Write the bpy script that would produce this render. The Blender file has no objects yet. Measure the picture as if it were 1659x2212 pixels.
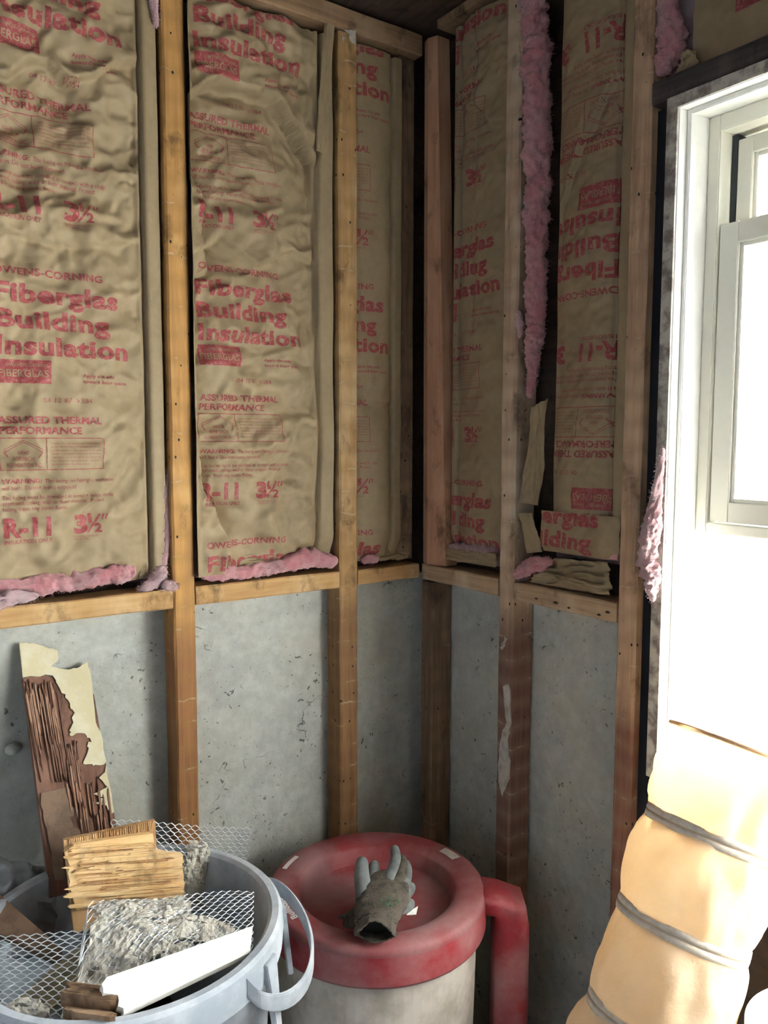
import bpy, bmesh, math, random
import numpy as np
from mathutils import Vector, Matrix, noise

S = bpy.context.scene
COL = S.collection
# ------------------------------------------------------------------ camera
F, PIT, ROL, YAW = 1747.2, 0.0888, 0.0018, 0.6081
CAM = np.array([-1.2388, -1.6141, 1.5503])
_cy, _sy = math.cos(YAW), math.sin(YAW)
FW = np.array([_sy * math.cos(PIT), _cy * math.cos(PIT), -math.sin(PIT)])
_rt = np.array([_cy, -_sy, 0.0]); _up = np.cross(_rt, FW)
RT = _rt * math.cos(ROL) + _up * math.sin(ROL)
UP = -_rt * math.sin(ROL) + _up * math.cos(ROL)
cd = bpy.data.cameras.new('camera'); cam = bpy.data.objects.new('camera', cd); COL.objects.link(cam)
cam.matrix_world = Matrix(((RT[0], UP[0], -FW[0], CAM[0]), (RT[1], UP[1], -FW[1], CAM[1]),
                           (RT[2], UP[2], -FW[2], CAM[2]), (0, 0, 0, 1)))
cd.sensor_fit = 'HORIZONTAL'; cd.sensor_width = 36.0; cd.lens = 36.0 * F / 1659.0
cd.clip_start = 0.02; cd.clip_end = 200
S.camera = cam

def ray(x, y): return FW + RT * ((x - 829.5) / F) - UP * ((y - 1106.0) / F)
def at(x, y, ax, val):                      # the point of a plane (axis ax = val) seen at a place of the photo
    d = ray(x, y); return CAM + d * ((val - CAM[ax]) / d[ax])
def atd(x, y, dep): return CAM + ray(x, y) * dep

# ------------------------------------------------------------------ light
S.view_settings.view_transform = 'Standard'; S.view_settings.look = 'None'
S.view_settings.gamma = 1.0; S.view_settings.use_curve_mapping = False
S.view_settings.exposure = 2.28
SKY = 34.0
w = bpy.data.worlds.new('sky'); S.world = w; w.use_nodes = True
wt = w.node_tree; bg = wt.nodes['Background']; bg.inputs[0].default_value = (0.93, 0.97, 1.0, 1)
_tc = wt.nodes.new('ShaderNodeTexCoord'); _sx = wt.nodes.new('ShaderNodeSeparateXYZ'); wt.links.new(_tc.outputs['Generated'], _sx.inputs[0])
_mr = wt.nodes.new('ShaderNodeMapRange'); wt.links.new(_sx.outputs[2], _mr.inputs[0])      # overcast sky: brighter overhead than at the horizon
_mr.inputs[1].default_value = 0.0; _mr.inputs[2].default_value = 0.75; _mr.inputs[3].default_value = SKY * .16; _mr.inputs[4].default_value = SKY
wt.links.new(_mr.outputs[0], bg.inputs[1])
WY0, WY1, WZ0, WZ1 = -0.722, -2.50, 0.95, 2.118          # the window opening in the right wall
pl = bpy.data.lights.new('window_daylight', 'AREA'); pl.shape = 'RECTANGLE'; pl.size = 1.85; pl.size_y = 1.25
pl.cycles.is_portal = True
po = bpy.data.objects.new('window_daylight', pl); COL.objects.link(po)
po.location = (0.17, (WY0 + WY1) / 2, (WZ0 + WZ1) / 2)
po.rotation_euler = (0, math.radians(90), 0)
po.rotation_euler = Vector((-1, 0, 0)).to_track_quat('-Z', 'Y').to_euler()
cy = S.cycles if hasattr(S, 'cycles') else None
if cy:
    cy.max_bounces = 10; cy.diffuse_bounces = 6; cy.transparent_max_bounces = 16
    cy.use_denoising = True
    cy.sample_clamp_indirect = 12.0

# ------------------------------------------------------------------ helpers
rnd = random.Random(7)
def tag(o, label=None, cat=None, group=None, kind=None):
    if label: o['label'] = label
    if cat: o['category'] = cat
    if group: o['group'] = group
    if kind: o['kind'] = kind
    return o
def empty(name, loc=(0, 0, 0)):
    o = bpy.data.objects.new(name, None); o.location = loc; o.empty_display_size = .05
    COL.objects.link(o); return o
class MB:
    def __init__(s): s.v = []; s.f = []; s.m = []
    def add(s, vs, fs, mi=0):
        b = len(s.v); s.v += [tuple(map(float, p)) for p in vs]
        for f in fs: s.f.append(tuple(b + i for i in f)); s.m.append(mi)
    def box(s, a, b, mi=0):
        x0, y0, z0 = [min(p, q) for p, q in zip(a, b)]; x1, y1, z1 = [max(p, q) for p, q in zip(a, b)]
        s.add([(x0,y0,z0),(x1,y0,z0),(x1,y1,z0),(x0,y1,z0),(x0,y0,z1),(x1,y0,z1),(x1,y1,z1),(x0,y1,z1)],
              [(0,3,2,1),(4,5,6,7),(0,1,5,4),(1,2,6,5),(2,3,7,6),(3,0,4,7)], mi)
    def slab(s, poly, n, t, mi=0):          # polygon (3d points) given thickness t along n
        n = np.array(n, float); n /= np.linalg.norm(n); k = len(poly)
        A = [np.array(p, float) for p in poly]; B = [p + n * t for p in A]
        s.add(A + B, [tuple(range(k))[::-1], tuple(range(k, 2 * k))] +
              [(i, (i + 1) % k, k + (i + 1) % k, k + i) for i in range(k)], mi)
    def tube(s, pts, r, n=8, closed=False, mi=0, cap=True):
        pts = [np.array(p, float) for p in pts]; m = len(pts)
        if not hasattr(r, '__len__'): r = [r] * m
        ref = None; vs = []
        for i in range(m):
            if closed: t = pts[(i + 1) % m] - pts[i - 1]
            else: t = pts[min(i + 1, m - 1)] - pts[max(i - 1, 0)]
            t = t / (np.linalg.norm(t) + 1e-12)
            if ref is None:
                ref = np.cross(t, [0, 0, 1.0])
                if np.linalg.norm(ref) < .1: ref = np.cross(t, [1.0, 0, 0])
            ref = ref - t * (ref @ t); ref /= np.linalg.norm(ref); b = np.cross(t, ref)
            for j in range(n):
                a = 2 * math.pi * j / n; vs.append(pts[i] + (ref * math.cos(a) + b * math.sin(a)) * r[i])
        fs = []
        for i in range(m if closed else m - 1):
            for j in range(n):
                fs.append((i * n + j, i * n + (j + 1) % n, ((i + 1) % m) * n + (j + 1) % n, ((i + 1) % m) * n + j))
        if cap and not closed: fs += [tuple(range(n))[::-1], tuple((m - 1) * n + j for j in range(n))]
        s.add(vs, fs, mi)
    def lathe(s, prof, c, n=64, mi=0, a0=0, a1=2 * math.pi):
        full = abs(a1 - a0 - 2 * math.pi) < 1e-6; k = len(prof); vs = []
        for i in range(n if full else n + 1):
            a = a0 + (a1 - a0) * i / n
            for r, z in prof: vs.append((c[0] + r * math.cos(a), c[1] + r * math.sin(a), c[2] + z))
        fs = []
        for i in range(n):
            i2 = (i + 1) % n if full else i + 1
            for j in range(k - 1): fs.append((i * k + j, i2 * k + j, i2 * k + j + 1, i * k + j + 1))
        s.add(vs, fs, mi)
    def gridf(s, P, mi=0):                  # P: (n,m,3) array
        n, m = P.shape[:2]
        s.add(P.reshape(-1, 3), [(i * m + j, (i + 1) * m + j, (i + 1) * m + j + 1, i * m + j + 1)
                                 for i in range(n - 1) for j in range(m - 1)], mi)
    def build(s, name, mats, parent=None, smooth=False, bevel=0, loc=None, sub=0):
        me = bpy.data.meshes.new(name)
        off = Vector(loc) if loc is not None else Vector((0, 0, 0))
        me.from_pydata([tuple(Vector(p) - off) for p in s.v], [], s.f)
        if not isinstance(mats, (list, tuple)): mats = [mats]
        for m in mats: me.materials.append(m)
        if len(mats) > 1: me.polygons.foreach_set('material_index', s.m)
        me.update()
        bm = bmesh.new(); bm.from_mesh(me)
        bmesh.ops.recalc_face_normals(bm, faces=bm.faces)
        if bevel:
            bmesh.ops.bevel(bm, geom=bm.edges[:], offset=bevel, segments=2, affect='EDGES', clamp_overlap=True)
        bm.to_mesh(me); bm.free()
        if smooth: me.polygons.foreach_set('use_smooth', [True] * len(me.polygons))
        o = bpy.data.objects.new(name, me); COL.objects.link(o); o.location = off
        if sub:
            md = o.modifiers.new('sub', 'SUBSURF'); md.levels = md.render_levels = sub
        if parent is not None:
            o.parent = parent
            o.matrix_parent_inverse = Matrix.Translation(-parent.location)
        return o
def smoothstep(a, b, x):
    t = np.clip((x - a) / (b - a), 0, 1); return t * t * (3 - 2 * t)
def pn(x, y, seed=0):                       # 2d gradient noise, about -0.7..0.7
    x = np.asarray(x, float); y = np.asarray(y, float); x, y = np.broadcast_arrays(x, y)
    xi = np.floor(x).astype(np.int64); yi = np.floor(y).astype(np.int64); xf = x - xi; yf = y - yi
    def g(ix, iy, dx, dy):
        h = (ix * 374761393 + iy * 668265263 + seed * 974634777) & 0xffffffff
        h = ((h ^ (h >> 13)) * 1274126177) & 0xffffffff; h = h ^ (h >> 16)
        a = (h & 0xffff) / 65536.0 * 2 * math.pi
        return np.cos(a) * dx + np.sin(a) * dy
    u = xf * xf * xf * (xf * (xf * 6 - 15) + 10); v = yf * yf * yf * (yf * (yf * 6 - 15) + 10)
    a = g(xi, yi, xf, yf) * (1 - u) + g(xi + 1, yi, xf - 1, yf) * u
    b = g(xi, yi + 1, xf, yf - 1) * (1 - u) + g(xi + 1, yi + 1, xf - 1, yf - 1) * u
    return a * (1 - v) + b * v

def worley(x, y, seed=0):                   # distance to the nearest random point, about 0..1
    xi = np.floor(x).astype(np.int64); yi = np.floor(y).astype(np.int64); best = np.full(np.broadcast(x, y).shape, 9.0)
    for di in (-1, 0, 1):
        for dj in (-1, 0, 1):
            ix, iy = xi + di, yi + dj; h = (ix * 374761393 + iy * 668265263 + seed * 974634777) & 0xffffffff
            h = ((h ^ (h >> 13)) * 1274126177) & 0xffffffff; h = h ^ (h >> 16)
            best = np.minimum(best, np.hypot(x - ix - (h & 0xff) / 256.0, y - iy - ((h >> 8) & 0xff) / 256.0))
    return best

# ------------------------------------------------------------------ materials
class NT:
    def __init__(s, name):
        s.m = bpy.data.materials.new(name); s.m.use_nodes = True; s.t = s.m.node_tree
        s.b = s.t.nodes['Principled BSDF']; s.out = s.t.nodes['Material Output']
        s.b.inputs['Specular IOR Level'].default_value = 0.3
    def n(s, typ, **kw):
        nd = s.t.nodes.new(typ)
        for k, v in kw.items():
            if k in nd.bl_rna.properties and k != 'inputs': setattr(nd, k, v)
        return nd
    def set(s, sock, v):
        if hasattr(v, 'is_output'): s.t.links.new(v, sock)
        else:
            if isinstance(v, (tuple, list)) and len(v) == 3 and sock.type == 'RGBA': v = (*v, 1)
            sock.default_value = v
    def coord(s, scale=(1, 1, 1), loc=(0, 0, 0), rot=(0, 0, 0)):
        tc = s.n('ShaderNodeTexCoord'); mp = s.n('ShaderNodeMapping')
        s.t.links.new(tc.outputs['Object'], mp.inputs[0])
        mp.inputs['Scale'].default_value = scale; mp.inputs['Location'].default_value = loc; mp.inputs['Rotation'].default_value = rot
        return mp.outputs[0]
    def noise(s, vec, scale, detail=4, rough=.55, dist=0.0):
        nd = s.n('ShaderNodeTexNoise'); s.t.links.new(vec, nd.inputs['Vector'])
        nd.inputs['Scale'].default_value = scale; nd.inputs['Detail'].default_value = detail
        nd.inputs['Roughness'].default_value = rough; nd.inputs['Distortion'].default_value = dist
        return nd.outputs['Fac']
    def vor(s, vec, scale, feature='F1', rand=1.0):
        nd = s.n('ShaderNodeTexVoronoi'); nd.feature = feature; s.t.links.new(vec, nd.inputs['Vector'])
        nd.inputs['Scale'].default_value = scale; nd.inputs['Randomness'].default_value = rand
        return nd.outputs['Distance']
    def ramp(s, fac, a, b):                # map a..b to 0..1
        nd = s.n('ShaderNodeMapRange'); s.t.links.new(fac, nd.inputs[0])
        nd.inputs[1].default_value = a; nd.inputs[2].default_value = b; return nd.outputs[0]
    def math(s, op, a, b=0.0):
        nd = s.n('ShaderNodeMath'); nd.operation = op; s.set(nd.inputs[0], a); s.set(nd.inputs[1], b); return nd.outputs[0]
    def mix(s, fac, a, b):
        nd = s.n('ShaderNodeMix'); nd.data_type = 'RGBA'
        s.set(nd.inputs[0], fac); s.set(nd.inputs[6], a); s.set(nd.inputs[7], b); return nd.outputs[2]
    def bump(s, h, strength=.3, dist=.002):
        nd = s.n('ShaderNodeBump'); nd.inputs['Strength'].default_value = strength; nd.inputs['Distance'].default_value = dist
        s.t.links.new(h, nd.inputs['Height']); s.t.links.new(nd.outputs[0], s.b.inputs['Normal'])
    def col(s, c): s.set(s.b.inputs['Base Color'], c)
    def rough(s, r): s.set(s.b.inputs['Roughness'], r)

def sep(t, vec):
    nd = t.n('ShaderNodeSeparateXYZ'); t.t.links.new(vec, nd.inputs[0]); return nd.outputs
def comb(t, x, y, z):
    nd = t.n('ShaderNodeCombineXYZ')
    for i, v in enumerate((x, y, z)): t.set(nd.inputs[i], v)
    return nd.outputs[0]

def wood_mat(name, base, dark, light, seed=0.0, holes=True, pale=(.62, .55, .45), pale_amt=.5, axis='z', blotch=None, low=None):
    t = NT(name)
    sc = {'z': (1, 1, .05), 'x': (.05, 1, 1), 'y': (1, .05, 1)}[axis]
    g = t.noise(t.coord(sc, (seed, seed * .7, seed)), 90, 5, .6, .6)
    big = t.noise(t.coord((1, 1, .45), (seed * 2, seed, 1)), 9, 4, .6)
    c = t.mix(t.ramp(g, .3, .7), dark, base)
    c = t.mix(t.ramp(big, .48, .75), c, light)
    st = t.noise(t.coord((1, 1, .6), (seed + 4, 3, seed)), 16, 5, .65)
    c = t.mix(t.math('MULTIPLY', t.ramp(st, .56, .70), .75), c, tuple(x * .22 for x in dark))
    if blotch:                              # worn or painted patches
        bl = t.noise(t.coord((1, 1, .3), (seed * 3, 9, seed)), 14, 6, .7)
        c = t.mix(t.ramp(bl, blotch[1], blotch[1] + .03), c, blotch[0])
    if low:                                 # the stud is browner below the plaster line
        zz = sep(t, t.coord())[2]
        zn = t.math('ADD', zz, t.math('MULTIPLY', t.math('SUBTRACT', st, .5), .12))
        c = t.mix(t.math('SUBTRACT', 1.0, t.ramp(zn, low[1] - .03, low[1] + .05)), c, t.mix(t.ramp(g, .3, .7), tuple(x * .6 for x in low[0]), low[0]))
    if holes:
        o = sep(t, t.coord(loc=(seed * .11, 0, seed * .13))); xy = t.math('ADD', o[0], o[1])
        d = t.vor(comb(t, t.math('MULTIPLY', xy, 42), t.math('MULTIPLY', o[2], 30), 0.0), 1.0, 'F1', .8)
        hole = t.math('LESS_THAN', d, .095)
        ln = t.noise(t.coord((3, 3, 1)), 9, 3)
        ph = t.math('FRACT', t.math('ADD', t.math('MULTIPLY', o[2], 19.5), t.math('MULTIPLY', ln, .5)))
        lines = t.math('MULTIPLY', t.math('LESS_THAN', ph, .07), t.ramp(t.noise(t.coord((1, 1, 1), (seed, 2, 2)), 17, 6, .75), .52, .62))
        c = t.mix(t.math('MULTIPLY', lines, pale_amt), c, pale)
        band = t.math('MULTIPLY', t.ramp(t.math('ABSOLUTE', t.math('SUBTRACT', ph, .5)), .12, .45), .35)
        c = t.mix(band, c, tuple(x * .55 for x in base))
        c = t.mix(hole, c, (.015, .011, .008))
        t.bump(t.math('SUBTRACT', g, t.math('MULTIPLY', hole, 2.0)), .35, .0015)
    else: t.bump(g, .35, .0015)
    t.col(c); t.rough(.75); return t.m

def flat_mat(name, c, rough=.6, var=.15, scale=12, bump=.15, bdist=.001, metal=0.0, spec=.3, c2=None, thr=(.45, .65), fine=0):
    t = NT(name); v = t.coord()
    n1 = t.noise(v, scale, 5, .6)
    cc = t.mix(t.ramp(n1, *thr), c, c2 if c2 else tuple(x * (1 - var) for x in c))
    t.col(cc); t.rough(rough); t.b.inputs['Metallic'].default_value = metal; t.b.inputs['Specular IOR Level'].default_value = spec
    t.bump(t.noise(v, fine if fine else scale * 8, 4, .6), bump, bdist)
    return t.m

def kraft_mat(name, c=(.275, .205, .115)):
    t = NT(name); v = t.coord()
    n1 = t.noise(v, 7, 5, .6); n2 = t.noise(v, 60, 4, .6); fib = t.noise(t.coord((1, 1, .25)), 420, 3, .7)
    cc = t.mix(t.ramp(n1, .35, .7), c, tuple(x * .8 for x in c))
    cc = t.mix(t.math('MULTIPLY', t.ramp(n2, .4, .7), .25), cc, (.37, .285, .175))
    cc = t.mix(t.math('MULTIPLY', t.ramp(fib, .55, .8), .2), cc, (.20, .14, .08))
    cc = t.mix(t.math('MULTIPLY', t.ramp(t.noise(v, 3.1, 5, .65), .58, .75), .35), cc, (.20, .15, .10))
    t.col(cc); t.rough(.62); t.bump(t.math('ADD', n2, t.math('MULTIPLY', fib, .25)), .35, .0015)
    return t.m
def ink_mat(name, c):
    t = NT(name); v = t.coord(); n2 = t.noise(v, 160, 4, .7)
    t.col(t.mix(t.ramp(n2, .5, .85), c, (.42, .26, .17))); t.rough(.6)
    t.bump(t.noise(v, 60, 4, .6), .3, .0015); return t.m
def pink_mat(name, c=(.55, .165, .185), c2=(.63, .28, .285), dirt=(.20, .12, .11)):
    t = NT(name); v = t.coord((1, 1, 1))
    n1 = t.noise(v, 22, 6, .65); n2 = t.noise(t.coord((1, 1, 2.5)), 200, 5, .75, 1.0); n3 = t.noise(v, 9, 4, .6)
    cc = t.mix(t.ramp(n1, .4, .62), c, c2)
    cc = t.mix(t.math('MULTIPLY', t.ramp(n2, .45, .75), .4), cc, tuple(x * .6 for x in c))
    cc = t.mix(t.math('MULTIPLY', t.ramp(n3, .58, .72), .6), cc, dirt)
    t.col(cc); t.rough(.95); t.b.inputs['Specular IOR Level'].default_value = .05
    t.b.inputs['Sheen Weight'].default_value = .5; t.b.inputs['Sheen Roughness'].default_value = .6
    t.bump(n2, .9, .004); return t.m

def concrete_mat(name, c=(.415, .42, .375)):
    t = NT(name); v = t.coord()
    n1 = t.noise(v, 4.5, 6, .62); n2 = t.noise(v, 30, 6, .65); n3 = t.noise(v, 160, 4, .7); n4 = t.noise(t.coord((1, 1, .5), (3, 2, 1)), 8, 6, .65)
    cc = t.mix(t.ramp(n1, .35, .68), c, tuple(x * .78 for x in c))
    cc = t.mix(t.math('MULTIPLY', t.ramp(n4, .50, .68), .55), cc, (.40, .39, .31))
    cc = t.mix(t.math('MULTIPLY', t.ramp(n2, .50, .70), .6), cc, (.29, .29, .265))
    cc = t.mix(t.math('MULTIPLY', t.ramp(n2, .5, .25), .3), cc, (.66, .67, .64))
    sm = t.noise(t.coord((1.2, 1.2, .8), (9, 4, 7)), 6, 7, .72)
    cc = t.mix(t.math('MULTIPLY', t.ramp(sm, .54, .66), .5), cc, (.30, .30, .28))
    cc = t.mix(t.math('MULTIPLY', t.ramp(t.noise(t.coord((1, 1, 1), (1, 8, 3)), 2.6, 4, .6), .5, .7), .4), cc, (.47, .43, .33))
    
    
    dv = t.n('ShaderNodeVectorMath'); dv.operation = 'ADD'
    wn = t.n('ShaderNodeTexNoise'); t.t.links.new(v, wn.inputs['Vector']); wn.inputs['Scale'].default_value = 14; wn.inputs['Detail'].default_value = 5
    sc = t.n('ShaderNodeVectorMath'); sc.operation = 'SCALE'; t.t.links.new(wn.outputs['Color'], sc.inputs[0]); sc.inputs['Scale'].default_value = .16
    t.t.links.new(v, dv.inputs[0]); t.t.links.new(sc.outputs[0], dv.inputs[1])
    pit = t.math('MULTIPLY', t.math('LESS_THAN', t.vor(dv.outputs[0], 40, 'F1', 1.0), .17), t.ramp(t.noise(v, 9, 3), .54, .6))
    pit2 = t.math('MULTIPLY', t.math('LESS_THAN', t.noise(v, 75, 5, .7), .365), t.ramp(t.noise(v, 7, 4), .40, .60))
    e = t.vor(dv.outputs[0], 3.6, 'DISTANCE_TO_EDGE')
    crack = t.math('MULTIPLY', t.math('LESS_THAN', e, .005), t.ramp(t.noise(t.coord((1, 1, 1), (5, 5, 5)), 5, 3), .60, .64))
    m = t.math('MAXIMUM', t.math('MAXIMUM', pit, pit2), crack)
    cc = t.mix(t.math('MULTIPLY', m, .8), cc, (.05, .05, .045))
    t.col(cc); t.rough(.9)
    h = t.math('SUBTRACT', t.math('ADD', n2, t.math('MULTIPLY', n3, .3)), m)
    t.bump(h, .55, .005); return t.m

M = {}
M['stud_a'] = wood_mat('stud_ochre', (.46, .245, .07), (.32, .165, .06), (.60, .39, .17), 1.3, low=((.30, .135, .05), 1.14))
M['stud_b'] = wood_mat('stud_ochre_grey', (.44, .265, .10), (.30, .17, .075), (.55, .40, .22), 5.1, low=((.27, .14, .06), 1.16))
M['stud_c'] = wood_mat('stud_grey_brown', (.50, .36, .24), (.33, .22, .14), (.56, .44, .32), 8.7, blotch=((.42, .37, .30), .64), low=((.20, .105, .075), 1.14))
M['stud_d'] = wood_mat('stud_dark_brown', (.52, .34, .20), (.28, .17, .11), (.58, .42, .28), 3.9, low=((.26, .12, .075), 1.02))
M['post'] = wood_mat('post_dark', (.22, .14, .08), (.10, .06, .035), (.28, .19, .12), 6.2, pale_amt=.2)
M['fresh'] = wood_mat('stud_fresh', (.46, .25, .145), (.34, .165, .09), (.52, .31, .19), 2.2, holes=False)
M['block'] = wood_mat('block_ochre', (.47, .29, .12), (.34, .185, .07), (.56, .39, .20), 4.4, holes=False, axis='x')
M['block_r'] = wood_mat('block_grey', (.45, .32, .19), (.30, .19, .11), (.50, .38, .25), 9.4, holes=False, axis='y')
M['plate'] = wood_mat('plate_brown', (.30, .19, .10), (.16, .09, .05), (.34, .23, .14), 7.7, holes=False, axis='x')
M['dark_wood'] = wood_mat('sheathing_dark', (.085, .052, .036), (.04, .025, .02), (.11, .075, .05), 2.9, holes=False, axis='y')
M['header'] = wood_mat('header_dark', (.075, .06, .055), (.035, .027, .025), (.11, .09, .08), 1.9, holes=False, axis='y')
M['kraft'] = kraft_mat('kraft_paper'); M['ink'] = ink_mat('red_ink', (.25, .045, .048))
M['pink'] = pink_mat('fiberglass_pink'); M['pink_pale'] = pink_mat('fiberglass_pale', (.56, .28, .285), (.62, .42, .42))
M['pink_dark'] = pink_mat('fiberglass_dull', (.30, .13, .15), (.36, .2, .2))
M['concrete'] = concrete_mat('foundation_concrete')
M['floor'] = flat_mat('floor_slab', (.14, .13, .12), .9, .3, 6, .4, .004)
M['room_wall'] = flat_mat('wall_bounce_grey', (.34, .375, .43), .9, .15, 3)  # unseen back and side walls; blue-grey tone set to bounce fill light
M['vinyl'] = flat_mat('vinyl_cream', (.74, .72, .62), .35, .04, 8, .02, .0005, spec=.45)
M['white_paint'] = flat_mat('white_paint', (.80, .79, .74), .5, .08, 10, .2, .001)
M['chipped'] = flat_mat('chipped_paint', (.50, .47, .40), .7, .5, 34, .5, .002, c2=(.20, .165, .145), thr=(.42, .6))
M['gasket'] = flat_mat('gasket_black', (.03, .035, .04), .5)

# ------------------------------------------------------------------ the setting
STD = .064                                   # stud depth
R3 = 3.3
wl = tag(empty('wall_left', (-1.2, .1, 0)), 'left wall of grey foundation concrete below dark board sheathing', 'wall', kind='structure')
b = MB(); b.box((-2.7, .096, 1.2), (.12, .14, 2.56)); b.build('sheathing', M['dark_wood'], wl)
# concrete face with gentle relief
def conc(wname, U0, U1, axis):
    nu = int(abs(U1 - U0) / .02); nz = 64
    u = np.linspace(U0, U1, nu); z = np.linspace(0, 1.2, nz); uu, zz = np.meshgrid(u, z, indexing='ij')
    h = .067 + .004 * pn(uu * 4, zz * 4, 3) + .003 * pn(uu * 12, zz * 12, 5)
    P = np.stack([uu, h, zz], -1) if axis == 'x' else np.stack([h, uu, zz], -1)
    m = MB(); m.gridf(P)
    if axis == 'x': m.box((U0, .075, 0), (U1 + .08, .16, 1.2))
    else: m.box((.075, U0, 0), (.16, U1, 1.2))
    return m
conc('l', -2.7, .065, 'x').build('concrete_face', M['concrete'], wl, smooth=False)
wr = tag(empty('wall_right', (.1, -1.2, 0)), 'right wall with grey foundation concrete below dark board sheathing and a window', 'wall', kind='structure')
b = MB(); b.box((.096, .14, 1.2), (.15, -.70, 2.56)); b.box((.096, -.70, 2.24), (.15, -R3, 2.56)); b.box((.03, -2.54, .9), (.15, -R3, 2.24))
b.build('sheathing', M['dark_wood'], wr)
conc('r', .065, -.66, 'y').build('concrete_face', M['concrete'], wr)
b = MB(); b.box((.05, -.70, 0), (.15, -R3, .925)); b.build('apron_boards', M['dark_wood'], wr)
b = MB(); b.box((.020, -.6605, 0), (.09, -.699, 2.135)); b.build('gap_shade_strip', flat_mat('gap_shade_black', (.012, .012, .016), .9, .2), wr)  # near-black filler paints in the shade of the gap beside the jamb
b = MB(); b.box((-2.7, -R3, -.05), (.16, .16, 0)); tag(b.build('floor', M['floor']), 'dusty grey basement floor slab', 'floor', kind='structure')
b = MB(); b.box((-2.7, -R3, 2.535), (.16, .16, 2.6)); tag(b.build('ceiling', M['dark_wood']), 'dark brown board ceiling above the top plates', 'ceiling', kind='structure')
b = MB(); b.box((-2.7, -R3 - .1, 0), (.16, -R3, 2.6)); tag(b.build('wall_back', M['room_wall']), 'plain wall behind the viewer', 'wall', kind='structure')
b = MB(); b.box((-2.8, -R3, 0), (-2.7, .16, 2.6)); tag(b.build('wall_side', M['room_wall']), 'plain side wall opposite the window', 'wall', kind='structure')

b = MB(); b.box((.25, -40, -.5), (60, 40, -.4)); tag(b.build('ground', flat_mat('outdoor_ground', (.20, .19, .17), .9, .3, .6)), 'pale ground outside the window', 'ground', kind='structure')

# studs: boards with slightly wavy arrises
def board(name, x0, x1, y0, y1, z0, z1, mat, seed=0, step=.04, wob=.0015, top=None, parent=None):
    nz = max(2, int((z1 - z0) / step)); vs = []; fs = []
    o = ((x0 + x1) / 2, (y0 + y1) / 2, z0)
    for i in range(nz + 1):
        t = i / nz; z = z0 + (z1 - z0) * t
        X0, X1, Y0, Y1 = x0, x1, y0, y1
        if top: X0, X1, Y0, Y1 = [a * (1 - t) + c * t for a, c in zip((x0, x1, y0, y1), top)]
        c = .004
        ring = [(X0 + c, Y0), (X1 - c, Y0), (X1, Y0 + c), (X1, Y1 - c), (X1 - c, Y1), (X0 + c, Y1), (X0, Y1 - c), (X0, Y0 + c)]
        for k, (x, y) in enumerate(ring):
            d = noise.noise_vector(Vector((seed * 9 + k // 2 * 3.3, z * 11, seed))) * wob
            vs.append((x + d.x, y + d.y, z))
    for i in range(nz):
        for k in range(8): fs.append((i * 8 + k, i * 8 + (k + 1) % 8, i * 8 + 8 + (k + 1) % 8, i * 8 + 8 + k))
    fs += [tuple(range(8))[::-1], tuple(nz * 8 + k for k in range(8))]
    m = MB(); m.add(vs, fs); return m.build(name, mat, parent, loc=o)
def hboard(name, axis, u0, u1, d0, d1, z0, z1, mat, seed=0):   # a horizontal board along x or y
    n = max(2, int(abs(u1 - u0) / .03)); vs = []; fs = []; c = .003
    for i in range(n + 1):
        u = u0 + (u1 - u0) * i / n
        for k, (d, z) in enumerate([(d0, z0 + c), (d0, z1 - c), (d0 + c, z1), (d1, z1), (d1, z0), (d0 + c, z0)]):
            e = noise.noise_vector(Vector((seed * 5 + k // 2 * 2.3, u * 12, seed))) * .0018
            p = (u, d + e.x, z + e.y) if axis == 'x' else (d + e.x, u, z + e.y)
            vs.append(p)
    for i in range(n):
        for k in range(6): fs.append((i * 6 + k, i * 6 + (k + 1) % 6, i * 6 + 6 + (k + 1) % 6, i * 6 + 6 + k))
    fs += [tuple(range(6)), tuple(n * 6 + k for k in range(6))]
    m = MB(); m.add(vs, fs)
    o = ((u0 + u1) / 2, (d0 + d1) / 2, z0) if axis == 'x' else ((d0 + d1) / 2, (u0 + u1) / 2, z0)
    return m.build(name, mat, loc=o)
PZ = 2.462
tag(board('wall_stud', -.648, -.601, 0, STD, 0, PZ, M['stud_a'], 1), 'ochre nail-pocked wall stud, leftmost of the studs, between the two brightest paper batts', 'stud', 'wall studs')
tag(board('wall_stud', -.241, -.191, 0, STD, 0, PZ, M['stud_b'], 2), 'ochre wall stud with white plaster smear at its top, left of the corner', 'stud', 'wall studs')
tag(board('wall_stud', 0, STD, -.332, -.286, 0, PZ + .05, M['stud_c'], 3), 'greyish wall stud with pale plaster streaks beside the long pink fiberglass strip', 'stud', 'wall studs')
tag(board('wall_stud', 0, STD, -.660, -.617, 0, PZ + .07, M['stud_d'], 4), 'dark spotted wall stud next to the window gap', 'stud', 'wall studs')
tag(board('corner_post', .0, STD, -.046, .0, 0, 1.195, M['post'], 5), 'dark stained post standing in the concrete corner under the ledge', 'post')
tag(board('corner_stud', -.05, -.004, .03, .09, 1.25, 2.47, M['post'], 6), 'dark narrow stud behind the salmon-brown board in the upper corner', 'stud', 'wall studs')
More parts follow.
